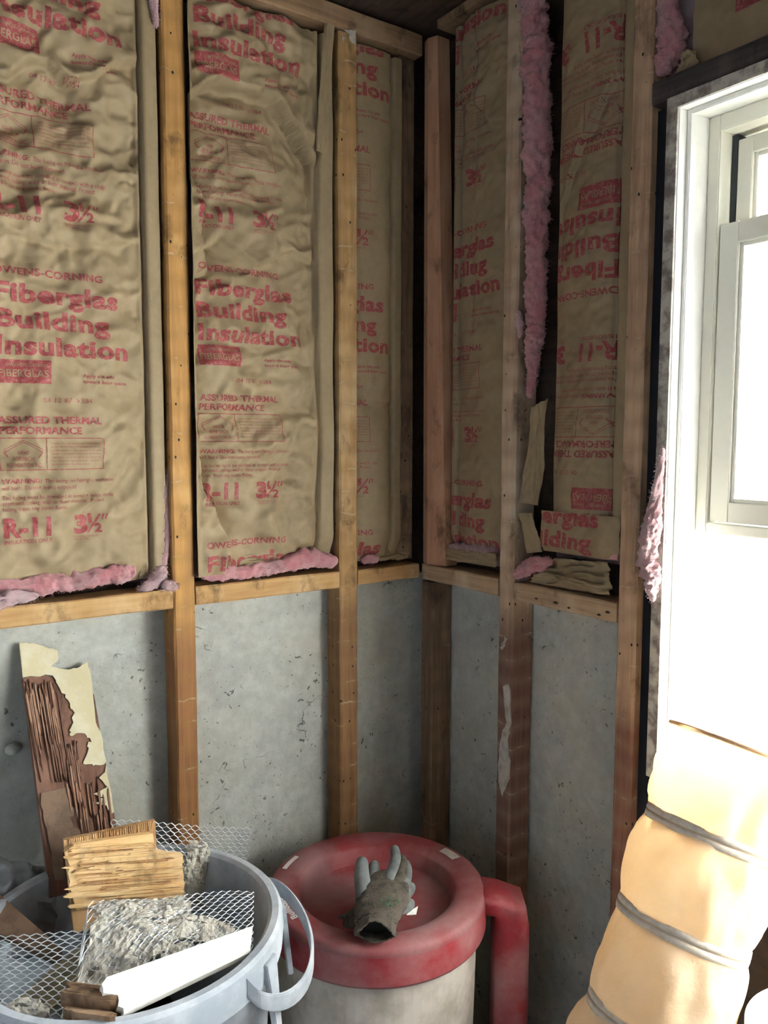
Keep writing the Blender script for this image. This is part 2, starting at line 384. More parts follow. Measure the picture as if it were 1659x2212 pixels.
# salmon-brown board in the corner with an arris down its face
m = MB(); zb, zt = 1.243, 2.50; n = 20; vs = []
for i in range(n + 1):
    t = i / n; z = zb + (zt - zb) * t
    ya, yb_, ym = -.008 * (1 - t) - .002 * t, -.093 * (1 - t) - .046 * t, -.04 * (1 - t) - .022 * t
    vs += [(.0, ya, z), (-.012 + .006 * t, ym, z), (.004, yb_, z), (.04, yb_, z), (.04, ya, z)]
fs = [(i * 5 + k, i * 5 + (k + 1) % 5, i * 5 + 5 + (k + 1) % 5, i * 5 + 5 + k) for i in range(n) for k in range(5)] + [(4, 3, 2, 1, 0), tuple(n * 5 + k for k in range(5))]
m.add(vs, fs); tag(m.build('corner_board', M['fresh'], loc=(0, -.04, zb)), 'clean salmon-brown board standing in the upper corner', 'board')
# blocking
ZL0, ZL1 = 1.2, 1.24
tag(hboard('blocking_board', 'x', -1.3, -.650, -.001, STD, ZL0, ZL1, M['block'], 1), 'ochre blocking board left of the leftmost stud, under the long pink roll', 'board', 'blocking boards')
tag(hboard('blocking_board', 'x', -.599, -.243, .001, STD, ZL0, ZL1, M['block'], 2), 'ochre blocking board between the two left wall studs', 'board', 'blocking boards')
tag(hboard('blocking_board', 'x', -.189, -.004, .002, STD, ZL0 + .003, ZL1 - .002, M['block'], 3), 'short ochre blocking board ending at the room corner', 'board', 'blocking boards')
tag(hboard('blocking_board', 'y', -.003, -.284, .0, STD, ZL0, ZL1, M['block_r'], 4), 'weathered grey blocking board right of the corner', 'board', 'blocking boards')
tag(hboard('blocking_board', 'y', -.334, -.615, .0, STD, ZL0, ZL1, M['block_r'], 5), 'tan blocking board with dark nail scars beside the window-side stud', 'board', 'blocking boards')
tag(hboard('top_plate', 'x', -1.4, -.006, .0, .09, PZ + .006, PZ + .055, M['plate'], 6), 'brown top plate along the left wall', 'plate', 'top plates')
tag(hboard('top_plate', 'y', -.05, -R3 + .02, .0, .09, 2.512, 2.534, M['plate'], 7), 'dark top plate edge along the right wall', 'plate', 'top plates')
tag(hboard('window_header', 'y', -.662, -2.65, .0, .06, 2.14, 2.18, M['header'], 8), 'dark timber header over the window', 'beam')
# plaster left on two of the studs
M['plaster'] = flat_mat('plaster_smear', (.44, .40, .345), .9, .3, 60, .4, .002)
def smear(stud, polys, ax):
    for q in polys:
        r = random.Random(len(q)); pts = []
        for (x0, y0), (x1, y1) in zip(q, q[1:] + q[:1]):
            for i in range(5): pts.append((x0 + (x1 - x0) * i / 5 + r.uniform(-2, 2), y0 + (y1 - y0) * i / 5 + r.uniform(-2, 2)))
        m = MB(); m.slab([at(x, y, ax, -.0025) for x, y in pts], (0, 1, 0) if ax == 1 else (1, 0, 0), .003); m.build('plaster_smear', M['plaster'], stud)
_st = {o.name: o for o in COL.objects}
smear(_st['wall_stud.001'], [[(745, 62), (768, 66), (769, 98), (758, 88), (752, 74)], [(738, 72), (744, 82), (741, 92)]], 1)
smear(_st['wall_stud.002'], [[(1086, 1482), (1100, 1478), (1103, 1560), (1097, 1600), (1101, 1676), (1086, 1720), (1076, 1690), (1079, 1600), (1093, 1562)], [(1090, 1375), (1096, 1380), (1084, 1405), (1079, 1400)]], 0)
m = MB(); c = at(29, 1617, 1, .060); vs = []
for i in range(9):
    for j in range(14):
        p, a = math.pi * i / 8, 2 * math.pi * j / 14; d = Vector((math.sin(p) * math.cos(a), math.sin(p) * math.sin(a), math.cos(p)))
        k = 1 + .35 * noise.noise(d * 2.2); vs.append((c[0] + d.x * .016 * k, c[1] + d.y * .012 * k, c[2] + d.z * .011 * k))
m.add(vs, [(i * 14 + j, i * 14 + (j + 1) % 14, (i + 1) * 14 + (j + 1) % 14, (i + 1) * 14 + j) for i in range(8) for j in range(14)])
m.build('concrete_lump', M['concrete'], wl, smooth=True)
# nail scars on the tan blocks
scars = []
for (x, y) in [(1158, 1293), (1200, 1302), (1228, 1313), (1293, 1328), (1312, 1323)]:
    c = at(x, y, 0, -.0012); L = rnd.uniform(.004, .007); k = []
    for i in range(8):
        a = i * math.pi / 4; k.append((c[0], c[1] + L * math.cos(a) * rnd.uniform(.7, 1.2), c[2] + L * .5 * math.sin(a) * rnd.uniform(.7, 1.2)))
    m = MB(); m.slab(k, (1, 0, 0), .001); scars.append(m)
scar = flat_mat('rust_scar', (.06, .035, .022), .9)
blk = [o for o in COL.objects if o.name == 'blocking_board.004'][0]
for m in scars: m.build('nail_scar', scar, blk)

# ------------------------------------------------------------------ window
win = tag(empty('window_1', (.0, -1.23, WZ0)), 'white window with two sashes in the right wall, blown out by daylight', 'window', kind='structure')
def jamb_side(y0, y1):
    m = MB(); m.box((-.004, y0, WZ0 - .02), (.15, y1, WZ1)); return m
jamb_side(-.700, -.722).build('jamb', M['white_paint'], win, bevel=.002)
m = MB(); m.box((-.0075, -.699, WZ0 - .02), (-.0045, -.7205, WZ1 + .02)); m.box((-.0075, -.7205, WZ1), (-.0045, -2.52, WZ1 + .02)); m.build('jamb_edge', M['chipped'], win)
jamb_side(-2.50, -2.522).build('jamb', M['white_paint'], win, bevel=.002)
m = MB(); m.box((-.004, -.699, WZ1), (.15, -2.522, WZ1 + .02)); m.build('head_jamb', M['white_paint'], win, bevel=.002)
m = MB(); m.box((-.004, -.699, WZ0 - .02), (.15, -2.522, WZ0 - .0)); m.build('sill', M['white_paint'], win, bevel=.003)
m = MB(); m.box((.018, -.722, WZ0), (.034, -.730, WZ1)); m.box((.018, -2.492, WZ0), (.034, -2.50, WZ1)); m.box((.018, -.73, WZ1 - .009), (.034, -2.492, WZ1)); m.build('stop_bead', M['white_paint'], win, bevel=.0015)
fx = .082; ZS = 1.402; ZM = 1.93
m = MB(); m.box((fx, -.722, ZS - .02), (.15, -.745, WZ1)); m.box((fx, -2.477, ZS - .02), (.15, -2.50, WZ1)); m.box((fx, -.745, WZ1 - .028), (.15, -2.477, WZ1)); m.box((fx, -.745, ZS - .02), (.15, -2.477, ZS))
m.build('frame', M['vinyl'], win, bevel=.002)
def sash(y0, y1, z0, z1, x0, x1, sw, name):
    m = MB(); m.box((x0, y0, z0), (x1, y0 - sw, z1)); m.box((x0, y1 + sw, z0), (x1, y1, z1)); m.box((x0, y0 - sw, z0), (x1, y1 + sw, z0 + sw)); m.box((x0, y0 - sw, z1 - sw), (x1, y1 + sw, z1))
    # glazing bead, sloped
    i0 = y0 - sw; i1 = y1 + sw
    m.box((x0 + .006, i0, z0 + sw), (x1 - .006, i0 - .007, z1 - sw)); m.box((x0 + .006, i1 + .007, z0 + sw), (x1 - .006, i1, z1 - sw))
    m.box((x0 + .006, i0 - .007, z1 - sw - .007), (x1 - .006, i1 + .007, z1 - sw)); m.box((x0 + .006, i0 - .007, z0 + sw), (x1 - .006, i1 + .007, z0 + sw + .007))
    return m.build(name, M['vinyl'], win, bevel=.0012)
up = sash(-.757, -2.465, ZM - .03, WZ1 - .04, .118, .142, .028, 'upper_sash')
lo = sash(-.747, -2.475, ZS + .002, ZM, .088, .112, .036, 'lower_sash')
m = MB(); m.box((.117, -.746, ZM), (.1445, -.7565, WZ1 - .03)); m.build('track', M['gasket'], win)
g = NT('window_glass'); tr = g.n('ShaderNodeBsdfTransparent'); gl = g.n('ShaderNodeBsdfGlossy'); gl.inputs['Roughness'].default_value = .02
fr = g.n('ShaderNodeFresnel'); fr.inputs[0].default_value = 1.45; mx = g.n('ShaderNodeMixShader')
g.t.links.new(fr.outputs[0], mx.inputs[0]); g.t.links.new(tr.outputs[0], mx.inputs[1]); g.t.links.new(gl.outputs[0], mx.inputs[2]); g.t.links.new(mx.outputs[0], g.out.inputs[0])
M['glass'] = g.m
m = MB(); m.box((.129, -.78, ZM), (.132, -2.44, WZ1 - .065)); m.build('pane', M['glass'], up)
m = MB(); m.box((.099, -.78, ZS + .035), (.102, -2.44, ZM - .032)); m.build('pane', M['glass'], lo)
# lower light of the window, closed with a milky sheet that daylight shines through
g = NT('milky_sheet'); tl = g.n('ShaderNodeBsdfTranslucent'); tl.inputs[0].default_value = (.93, .93, .9, 1); df = g.n('ShaderNodeBsdfDiffuse'); df.inputs[0].default_value = (.85, .85, .82, 1)
mx = g.n('ShaderNodeMixShader'); mx.inputs[0].default_value = .75; g.t.links.new(df.outputs[0], mx.inputs[1]); g.t.links.new(tl.outputs[0], mx.inputs[2]); g.t.links.new(mx.outputs[0], g.out.inputs[0])
M['milky'] = g.m
m = MB(); m.add([(.1, -.722, WZ0), (.1, -2.50, WZ0), (.1, -2.50, ZS - .02), (.1, -.722, ZS - .02)], [(0, 1, 2, 3)]); m.build('lower_panel', M['milky'], win)
# casing outside
m = MB(); m.box((.15, -.60, .8), (.19, -.80, 2.3)); m.box((.15, -2.45, .8), (.19, -2.65, 2.3)); m.box((.15, -.80, 2.06), (.19, -2.45, 2.3))
m.build('outer_casing', flat_mat('casing_grey', (.42, .40, .38), .7), win)

# ------------------------------------------------------------------ insulation batts
_fcache = {}
def glyphs(txt, bold):
    k = (txt, bold)
    if k in _fcache: return _fcache[k]
    cu = bpy.data.curves.new('t', 'FONT'); cu.body = txt; cu.size = 1; cu.offset = bold; cu.resolution_u = 3
    cu.space_character = 1.0 + bold * 1.6
    o = bpy.data.objects.new('t', cu); COL.objects.link(o)
    dg = bpy.context.evaluated_depsgraph_get(); dg.update()
    me = bpy.data.meshes.new_from_object(o.evaluated_get(dg))
    v = np.array([p.co[:2] for p in me.vertices]); f = [tuple(p.vertices) for p in me.polygons]
    bpy.data.objects.remove(o); bpy.data.curves.remove(cu); bpy.data.meshes.remove(me)
    _fcache[k] = (v, f); return v, f
_h = glyphs('H', 0.0)[0]; CAPH = _h[:, 1].max() - _h[:, 1].min()
def text2(txt, x, y, cap, width=None, bold=0.0):          # 2d glyph mesh, left end at x, baseline y
    v, f = glyphs(txt, bold); v = v.copy()
    v[:, 0] -= v[:, 0].min(); sy = cap / (CAPH + 2 * bold * .8)
    sx = width / v[:, 0].max() if width else sy
    return np.c_[v[:, 0] * sx + x, (v[:, 1] + bold * .8) * sy + y], f
def rect2(x0, y0, x1, y1): return np.array([(x0, y0), (x1, y0), (x1, y1), (x0, y1)], float), [(0, 1, 2, 3)]
def line2(p, q, w):
    p = np.array(p, float); q = np.array(q, float); d = (q - p) / np.linalg.norm(q - p); n_ = np.array([-d[1], d[0]]) * w / 2
    return np.array([p - n_, q - n_, q + n_, p + n_]), [(0, 1, 2, 3)]
def label_block():                                        # one repeat of the printing; x from the left margin, y from the 'Insulation' baseline
    L = []; I = 'ink'; K = 'kraft'
    def T(*a, mat=I, **k): L.append((*text2(*a, **k), mat))
    T('OWENS-CORNING', .0, .146, .0135, .195, bold=.03)
    T('Fiberglas', .0, .096, .034, .224, bold=.040)
    T('Building', .0, .048, .034, .205, bold=.040)
    T('Insulation', .0, .0, .034, .242, bold=.040)
    L.append((*rect2(.0, -.052, .092, -.009), I))
    T('OWENS/CORNING', .016, -.021, .0055, .07, mat=K); T('FIBERGLAS', .004, -.040, .013, .083, mat=K, bold=.01)
    T('Apply this side', .150, -.037, .0065, .062, bold=.02); T('toward living space.', .150, -.048, .0065, .088, bold=.02)
    T('04 12 87  V3B4', .078, -.086, .0085, .087)
    T('ASSURED THERMAL', .0, -.126, .0135, .184, bold=.03); T('PERFORMANCE', .0, -.1455, .0135, .145, bold=.03)
    for p, q in [((0, -.153), (.186, -.153)), ((0, -.212), (.186, -.212)), ((0, -.153), (0, -.212)), ((.186, -.153), (.186, -.212)), ((.08, -.153), (.08, -.212))]:
        L.append((*line2(p, q, .0016), I))
    for p, q in [((.040, -.157), (.008, -.174)), ((.040, -.157), (.072, -.174)), ((.040, -.160), (.008, -.180)), ((.040, -.160), (.072, -.180)), ((.008, -.174), (.016, -.190)), ((.072, -.174), (.064, -.190)), ((.008, -.180), (.016, -.190)), ((.072, -.180), (.064, -.190))]:
        L.append((*line2(p, q, .0010), I))
    T('NAHB', .031, -.184, .0075, .018); T('RESEARCH', .023, -.195, .0075, .034); T('FOUNDATION INC.', .012, -.207, .0075, .058)
    for i, s_ in enumerate(['Samples of this product are tested periodically', 'by the NAHB Research Foundation, Inc. and', 'manufactured to meet the average R value', 'and thickness requirements of the specification', 'regulations in or below under the terms', 'Manufacturers agreement for consumer', 'labels provided in the same manner.']):
        T(s_, .088, -.164 - i * .0066, .0032, .092 if i != 6 else .07)
    T('WARNING:', .0, -.237, .0085, .072, bold=.03); T('The facing on Fiberglas insulation', .077, -.237, .0075, .128)
    T('will burn. Do not leave exposed.', .0, -.249, .0075, .134)
    T('The facing must be installed in contact with a code', .0, -.267, .0075, .206); T('approved, ceiling, wall or floor material. Protect', .0, -.277, .0075, .188); T('facing from any open flame.', .0, -.288, .0075, .116)
    T('R-11', .0, -.337, .036, .083, bold=.05)
    T('3', .126, -.337, .036, .027, bold=.05); T('1', .155, -.318, .018, .007, bold=.04); T('2', .166, -.337, .018, .014, bold=.04)
    L.append((*line2((.152, -.337), (.178, -.301), .004), I)); L.append((*line2((.181, -.312), (.185, -.301), .003), I)); L.append((*line2((.188, -.312), (.192, -.301), .003), I))
    T('INSULATION ONLY', .0, -.349, .0075, .085, bold=.015)
    T('NOMINAL INSTALLED', .127, -.345, .0035, .046); T('THICKNESS', .127, -.350, .0035, .026)
    return L
BLOCK = label_block()

def facing(parent, O, U, N, W, z0, z1, hf, labels, name='kraft_facing', step=.0042, thick=True):
    """paper sheet h = hf(u,z) out from the plane through O; labels: (left margin u, baseline z, flip)"""
    U = np.array(U, float); N = np.array(N, float); O = np.array(O, float); Z = np.array([0, 0, 1.0])
    nu = int(W / step) + 1; nz = int((z1 - z0) / step) + 1
    u = np.linspace(0, W, nu); z = np.linspace(z0, z1, nz); uu, zz = np.meshgrid(u, z, indexing='ij')
    def pos(a, c, lift=0): return O + a[..., None] * U + c[..., None] * Z + (hf(a, c) + lift)[..., None] * N
    m = MB(); m.gridf(pos(uu, zz))
    bm = bmesh.new(); lay = bm.faces.layers.int.new('mi')
    for (ul, zl, flip) in labels:
        for (v, f, mat) in BLOCK:
            X = (ul - v[:, 0], zl - v[:, 1]) if flip else (ul + v[:, 0], zl + v[:, 1])
            if X[0].max() < .002 or X[0].min() > W - .002 or X[1].max() < z0 or X[1].min() > z1: continue
            bv = [bm.verts.new((a, c, 0.0)) for a, c in zip(*X)]
            for q in f:
                try: fc = bm.faces.new([bv[i] for i in q]); fc[lay] = 1 if mat == 'ink' else 2
                except ValueError: pass
    if len(bm.verts):
        def cut(co, no, **k): bmesh.ops.bisect_plane(bm, geom=bm.verts[:] + bm.edges[:] + bm.faces[:], plane_co=co, plane_no=no, **k)
        cut((.0015, 0, 0), (-1, 0, 0), clear_outer=True); cut((W - .0015, 0, 0), (1, 0, 0), clear_outer=True)
        cut((0, z0 + .0015, 0), (0, -1, 0), clear_outer=True); cut((0, z1 - .0015, 0), (0, 1, 0), clear_outer=True)
        for a in u[1:-1]: cut((a, 0, 0), (1, 0, 0))
        for c in z[1:-1]: cut((0, c, 0), (0, 1, 0))
        bm.verts.index_update(); V = np.array([v.co[:2] for v in bm.verts])
        L = np.zeros(len(V))
        for fc in bm.faces:
            for v in fc.verts: L[v.index] = max(L[v.index], .0009 if fc[lay] == 1 else .0014)
        P = pos(V[:, 0], V[:, 1]) + L[:, None] * N
        base = len(m.v); m.v += [tuple(p) for p in P]
        for fc in bm.faces:
            m.f.append(tuple(base + v.index for v in fc.verts)); m.m.append(1 if fc[lay] == 1 else 0)
    bm.free()
    me = bpy.data.meshes.new(name); me.from_pydata(m.v, [], m.f); me.materials.append(M['kraft']); me.materials.append(M['ink'])
    me.polygons.foreach_set('material_index', m.m); me.polygons.foreach_set('use_smooth', [True] * len(m.f)); me.update()
    bm = bmesh.new(); bm.from_mesh(me)
    flip = [f for f in bm.faces if f.normal.dot(Vector(N)) < 0]; bmesh.ops.reverse_faces(bm, faces=flip); bm.to_mesh(me); bm.free()
    o = bpy.data.objects.new(name, me); COL.objects.link(o)
    o.parent = parent; o.matrix_parent_inverse = Matrix.Translation(-parent.location)
    return o

def wrinkles(u, z, seed, amp=1.0):
    wx = u + .02 * pn(u * 9, z * 9, seed + 50); wz = z + .02 * pn(u * 9, z * 9, seed + 60)
    h = .008 * pn(wx * 7, wz * 5, seed)
    h = h - .011 * np.abs(pn(wx * 9 + wz * 4, wz * 13 - wx * 3, seed + 1)) * 2
    h = h - .005 * np.abs(pn(wx * 24 - wz * 9, wz * 30, seed + 2)) * 2
    h = h + .016 * (worley(wx * 8 + .3 * wz, wz * 9, seed + 9) - .45) - .007 * (worley(wx * 22, wz * 19, seed + 10) - .45)
    mask = smoothstep(-.1, .3, pn(u * 6, z * 5, seed + 7))
    h = h - mask * .0026 * np.abs(pn(wx * 60, wz * 70, seed + 3)) * 2
    return h * amp
def base_profile(u, W, fl, fr, bulge=.022, edge=.022):
    t = np.clip((u - fl) / max(W - fr - fl, 1e-4), 0, 1)
    prof = bulge * (1 - np.abs(2 * t - 1) ** 3.2)
    inn = smoothstep(fl, fl + .012, u) * (1 - smoothstep(W - fr - .012, W - fr, u))
    return prof * inn, inn
def notch(u, c, wd, dep): return -dep * np.exp(-((u - c) / wd) ** 2)
def body(parent, O, U, N, W, z0, z1, depth, seed, front=None):       # the pink wool behind the paper
    U = np.array(U, float); N = np.array(N, float); O = np.array(O, float); Z = np.array([0, 0, 1.0])
    us = np.linspace(0, W, max(6, int(W / .012))); zs = np.linspace(z0, z1, int((z1 - z0) / .012)); uu, zz = np.meshgrid(us, zs, indexing='ij')
    h = -.014 - .044 * smoothstep(0, .012, uu) * smoothstep(0, .012, W - uu) + .007 * pn(uu * 20, zz * 20, seed) + .006 * pn(uu * 60, zz * 40, seed + 1)
    P = O + uu[..., None] * U + zz[..., None] * Z + h[..., None] * N
    m = MB(); m.gridf(P); Q = O + uu[..., None] * U + zz[..., None] * Z - depth * N; m.gridf(Q[::-1])
    n, k = uu.shape
    for edge in ([(i, 0) for i in range(n)], [(i, k - 1) for i in range(n)], [(0, j) for j in range(k)], [(n - 1, j) for j in range(k)]):
        A = np.array([P[e] for e in edge]); B = np.array([Q[e] for e in edge]); m.gridf(np.stack([A, B], 1))
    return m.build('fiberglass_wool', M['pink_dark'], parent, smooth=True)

LX, LN = (1, 0, 0), (0, -1, 0); RX, RN = (0, -1, 0), (-1, 0, 0)
def steps(u, z, pts, dep, decay):            # valley: the paper drops sharply below the curve and recovers further down
    zc = np.interp(u, [p[0] for p in pts], [p[1] for p in pts])
    d = zc - z
    lip = .3 * dep * np.exp(-np.clip(-d, 0, None) / .03) * (d < 0)
    return np.where(d > 0, -dep * smoothstep(0, .008, d) * np.exp(-d / decay), 0) + lip
# batt left of the leftmost stud: plane y = .016
def hA(u, z):
    W = .395; x = u - 1.05
    p, inn = base_profile(u, W, .0, .034, .020)
    wz = 1.0 + .75 * smoothstep(1.75, 2.0, z)
    h = p + inn * wrinkles(u, z, 11, 1.0) * wz
    h = h + inn * steps(u, z, [(.0, 2.205), (.12, 2.20), (.155, 2.235), (.19, 2.24), (.225, 2.215), (.27, 2.235), (.31, 2.27), (.36, 2.29)], .026, .13)
    h = h + inn * steps(u, z, [(0, 1.93), (.1, 1.93), (.2, 1.915), (.3, 1.93), (.36, 1.95)], .014, .04)
    # diagonal fold at the lower right
    fz = np.interp(x, [-.86, -.80, -.74, -.70, -.68], [1.38, 1.435, 1.49, 1.56, 1.62]); d = fz - z
    h = h + inn * np.where((x > -.87) & (d > 0), -.014 * smoothstep(0, .012, d) * np.exp(-d / .12) * smoothstep(-.87, -.80, x), 0)
    h = h + notch(u, W - .034, .0034, .024) + (1 - inn) * (.004 + .006 * pn(z * 5, 0.3, 4) - .004 * smoothstep(W - .03, W, u))
    h = h - .02 * smoothstep(1.30, 1.262, z) * inn
    return h
def batt(label, loc): return tag(empty('insulation_batt', loc), label, 'insulation', 'paper-faced fiberglass batts')
bA = batt('brightest paper-faced pink insulation batt, at the left edge beside the leftmost stud', (-.85, .05, 1.25))
facing(bA, (-1.05, .016, 0), LX, LN, .395, 1.262, 2.45, hA, [(.082, 1.7055, 0), (.082, 2.297, 0)])
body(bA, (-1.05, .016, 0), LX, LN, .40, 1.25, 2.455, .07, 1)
# batt between the two left studs
def hB(u, z):
    W = .350
    zs_ = [1.25, 1.33, 1.37, 1.40, 1.45, 1.50, 1.56, 1.62, 1.70, 1.80, 1.885, 1.90, 1.93, 1.97, 2.03, 2.06, 2.10, 2.2, 2.46]
    ub_ = [.060, .085, .060, .050, .022, .018, .012, .010, .008, .008, .012, .045, .042, .030, .040, .036, .012, .010, .006]
    ub = np.interp(z, zs_, ub_)
    p, inn = base_profile(u, W, .0, .040, .020)
    h = p + inn * wrinkles(u, z, 23, 1.35)
    h = h + inn * steps(u, z, [(.0, 2.245), (.03, 2.265), (.07, 2.292), (.13, 2.292), (.20, 2.285), (.24, 2.25), (.28, 2.20), (.35, 2.13)], .050, .22)
    h = h + inn * steps(u, z, [(0, 1.93), (.08, 1.98), (.16, 1.93), (.24, 1.97), (.35, 1.95)], .016, .05)
    fl = 1 - smoothstep(ub - .002, ub + .004, u)
    h = h + fl * (.030 + .006 * pn(z * 9, u * 10, 5) - .010 * (u / .05)) 
    h = h - (1 - fl) * .016 * np.exp(-np.clip(u - ub, 0, None) / .022) * smoothstep(.008, .02, ub)
    h = h + notch(u, W - .040 + .008 * smoothstep(2.15, 2.3, z) + .003 * np.sin(z * 9), .0034, .024) + (1 - inn) * (.003 + .006 * pn(z * 6, 1.3, 8))
    h = h - .022 * smoothstep(1.33, 1.27, z) * smoothstep(.09, .12, u)
    return h
bB = batt('paper-faced pink insulation batt sagging between the two left wall studs', (-.42, .05, 1.25))
facing(bB, (-.600, .017, 0), LX, LN, .350, 1.262, 2.452, hB, [(.023, 1.7585, 0), (.023, 2.343, 0), (.023, 1.1735, 0)])
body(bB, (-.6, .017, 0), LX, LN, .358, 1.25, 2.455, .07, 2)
# batt between stud and corner
def hC(u, z):
    W = .150
    p, inn = base_profile(u, W, .0, .030, .012)
    h = p + inn * wrinkles(u, z, 31, .35) + inn * steps(u, z, [(0, 1.665), (.05, 1.64), (.09, 1.64), (.15, 1.655)], .010, .08)
    h = h + notch(u, W - .030, .0034, .018) + (1 - inn) * .004 * pn(z * 7, 1.3, 8)
    return h - .016 * smoothstep(1.31, 1.265, z)
bC = batt('shadowed paper-faced insulation batt in the narrow bay left of the corner', (-.11, .06, 1.25))
facing(bC, (-.187, .020, 0), LX, LN, .135, 1.255, 2.455, lambda u, z: hC(u * 1.11, z), [(-.148, 1.7585, 0), (-.148, 2.343, 0), (-.148, 1.1735, 0)])
body(bC, (-.188, .022, 0), LX, LN, .134, 1.25, 2.455, .066, 3)
# batt right of the corner
def hD(u, z):
    W = .185
    p, inn = base_profile(u, W, .018, .0, .010)
    h = p + inn * wrinkles(u, z, 41, .6) + inn * steps(u, z, [(0, 2.33), (.08, 2.30), (.13, 2.25), (.185, 2.24)], .010, .15)
    h = h + notch(u, .020, .0034, .016) + notch(u, .075, .004, .006) * smoothstep(1.75, 1.85, z)
    return h - .02 * smoothstep(1.33, 1.27, z)
bD = batt('dark paper-faced insulation batt in the bay right of the corner board', (.06, -.19, 1.25))
facing(bD, (.018, -.096, 0), RX, RN, .185, 1.27, 2.50, hD, [(-.078, 1.882, 0), (-.078, 1.297, 0), (-.078, 2.467, 0)])
body(bD, (.020, -.095, 0), RX, RN, .188, 1.25, 2.505, .068, 4)
# batt left of the window, hung upside down
def hE(u, z):
    W = .180
    p, inn = base_profile(u, W, .0, .034, .014)
    h = p + inn * wrinkles(u, z, 53, .55)
    h = h + inn * steps(u, z, [(0, 2.02), (.05, 2.10), (.10, 2.18), (.18, 2.3)], .012, .08)
    h = h + notch(u, W - .034, .0034, .018) + (1 - inn) * .004 * pn(z * 7, 3.3, 8)
    h = h + inn * steps(u, z, [(0, 1.2), (.09, 1.2), (.10, 1.475), (.12, 1.475), (.16, 1.44), (.18, 1.41)], .012, .06)
    return h
bE = batt('paper-faced insulation batt with upside-down printing, left of the window stud', (.06, -.5, 1.25))
facing(bE, (.016, -.432, 0), RX, RN, .180, 1.385, 2.505, hE, [(.152, 1.404, 1), (.152, 1.989, 1), (.152, 2.574, 1)])
body(bE, (.018, -.428, 0), RX, RN, .184, 1.30, 2.505, .068, 5)
# short cut piece at its foot, printing upright
def hF(u, z):
    h = .012 + .006 * pn(u * 14, z * 14, 61) - .004 * np.abs(pn(u * 30, z * 30, 62)) * 2
    return h - .010 * smoothstep(1.335, 1.318, z) - .012 * smoothstep(.155, .19, u)
bF = tag(empty('insulation_batt', (.03, -.5, 1.32)), 'short cut batt end with upright red letters at the foot of the upside-down batt', 'insulation', 'paper-faced fiberglass batts')
facing(bF, (.012, -.412, 0), RX, RN, .195, 1.318, 1.404, hF, [(.412 * 0 - .072, 1.2825, 0)])
m = MB(); m.box((.015, -.416, 1.32), (.018, -.602, 1.400)); m.build('fiberglass_wool', M['pink'], bF)
# batt over the window header
def hG(u, z): return .010 * pn(u * 5, z * 6, 71) - .014 * np.abs(pn(u * 9, z * 12, 72)) - .006 * np.abs(pn(u * 25, z * 22, 73))
bG = batt('dark crumpled paper-faced insulation above the window header', (.06, -1.2, 2.2))
facing(bG, (.025, -.72, 0), RX, RN, 1.1, 2.185, 2.508, hG, [(.08, 2.30, 0), (.5, 2.30, 0)], step=.006)
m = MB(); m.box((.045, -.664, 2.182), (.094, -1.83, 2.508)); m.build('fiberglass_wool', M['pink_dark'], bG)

# ------------------------------------------------------------------ loose fiberglass and paper
def fluff(name, pts, radii, seed, mat, flat=1.0, parent=None, nfib=500, squash=(0, 0, 1), segs=40):
    P = [np.array(p, float) for p in pts]; n = max(16, int(sum(np.linalg.norm(P[i + 1] - P[i]) for i in range(len(P) - 1)) / .0035))
    tt = np.linspace(0, len(P) - 1, n); C = np.stack([np.interp(tt, range(len(P)), [p[k] for p in P]) for k in range(3)], 1)
    for _ in range(12): C[1:-1] = (C[:-2] + 2 * C[1:-1] + C[2:]) / 4
    R = np.interp(tt, range(len(P)), radii); q = np.linspace(0, 1, n)
    R = R * np.clip(np.minimum(q, 1 - q) * n * .0035 / np.maximum(R, .003) + .1, 0, 1) ** .5
    vs = []; ref = None; sq = np.array(squash, float)
    nn = []
    for i in range(n):
        t = C[min(i + 1, n - 1)] - C[max(i - 1, 0)]; t /= np.linalg.norm(t) + 1e-9
        if ref is None: ref = np.cross(t, [.3, .2, 1.0])
        ref = ref - t * (ref @ t); ref /= np.linalg.norm(ref); b_ = np.cross(t, ref)
        for j in range(segs):
            a = 2 * math.pi * j / segs; d = ref * math.cos(a) + b_ * math.sin(a)
            p = C[i] + d * R[i]; v = Vector(p)
            k = 1 + .32 * noise.noise(v * 24 + Vector((seed, 0, 0))) + .34 * noise.noise(v * 70 + Vector((0, seed, 0))) + .26 * noise.noise(v * 160) + .16 * noise.noise(v * 330)
            off = d * R[i] * k; off = off - sq * (off @ sq) * (1 - flat)
            vs.append(C[i] + off); nn.append(d)
    fs = [(i * segs + j, i * segs + (j + 1) % segs, (i + 1) * segs + (j + 1) % segs, (i + 1) * segs + j) for i in range(n - 1) for j in range(segs)]
    fs += [tuple(range(segs))[::-1], tuple((n - 1) * segs + j for j in range(segs))]
    m = MB(); m.add(vs, fs); rr = random.Random(seed)
    for _ in range(nfib):                                   # stray fibres
        i = rr.randrange(len(vs)); p = np.array(vs[i]); d = np.array(nn[i]) + np.array([rr.gauss(0, .8) for _ in range(3)]); L = rr.uniform(.003, .008)
        s_ = np.array([rr.gauss(0, 1) for _ in range(3)]); s_ = np.cross(d, s_); s_ /= np.linalg.norm(s_) + 1e-9
        d /= np.linalg.norm(d); e = p + d * L; w_ = .00022
        m.add([p - s_ * w_, p + s_ * w_, e + s_ * w_ + np.array([0, 0, -.001]), e - s_ * w_], [(0, 1, 2, 3)])
    return m.build(name, mat, parent, smooth=True, loc=tuple(C[0]))
def yl(pts, y=.02): return [at(px, py, 1, y) for px, py in pts]
def xl(pts, x=.02): return [at(px, py, 0, x) for px, py in pts]
G = 'loose fiberglass tufts'
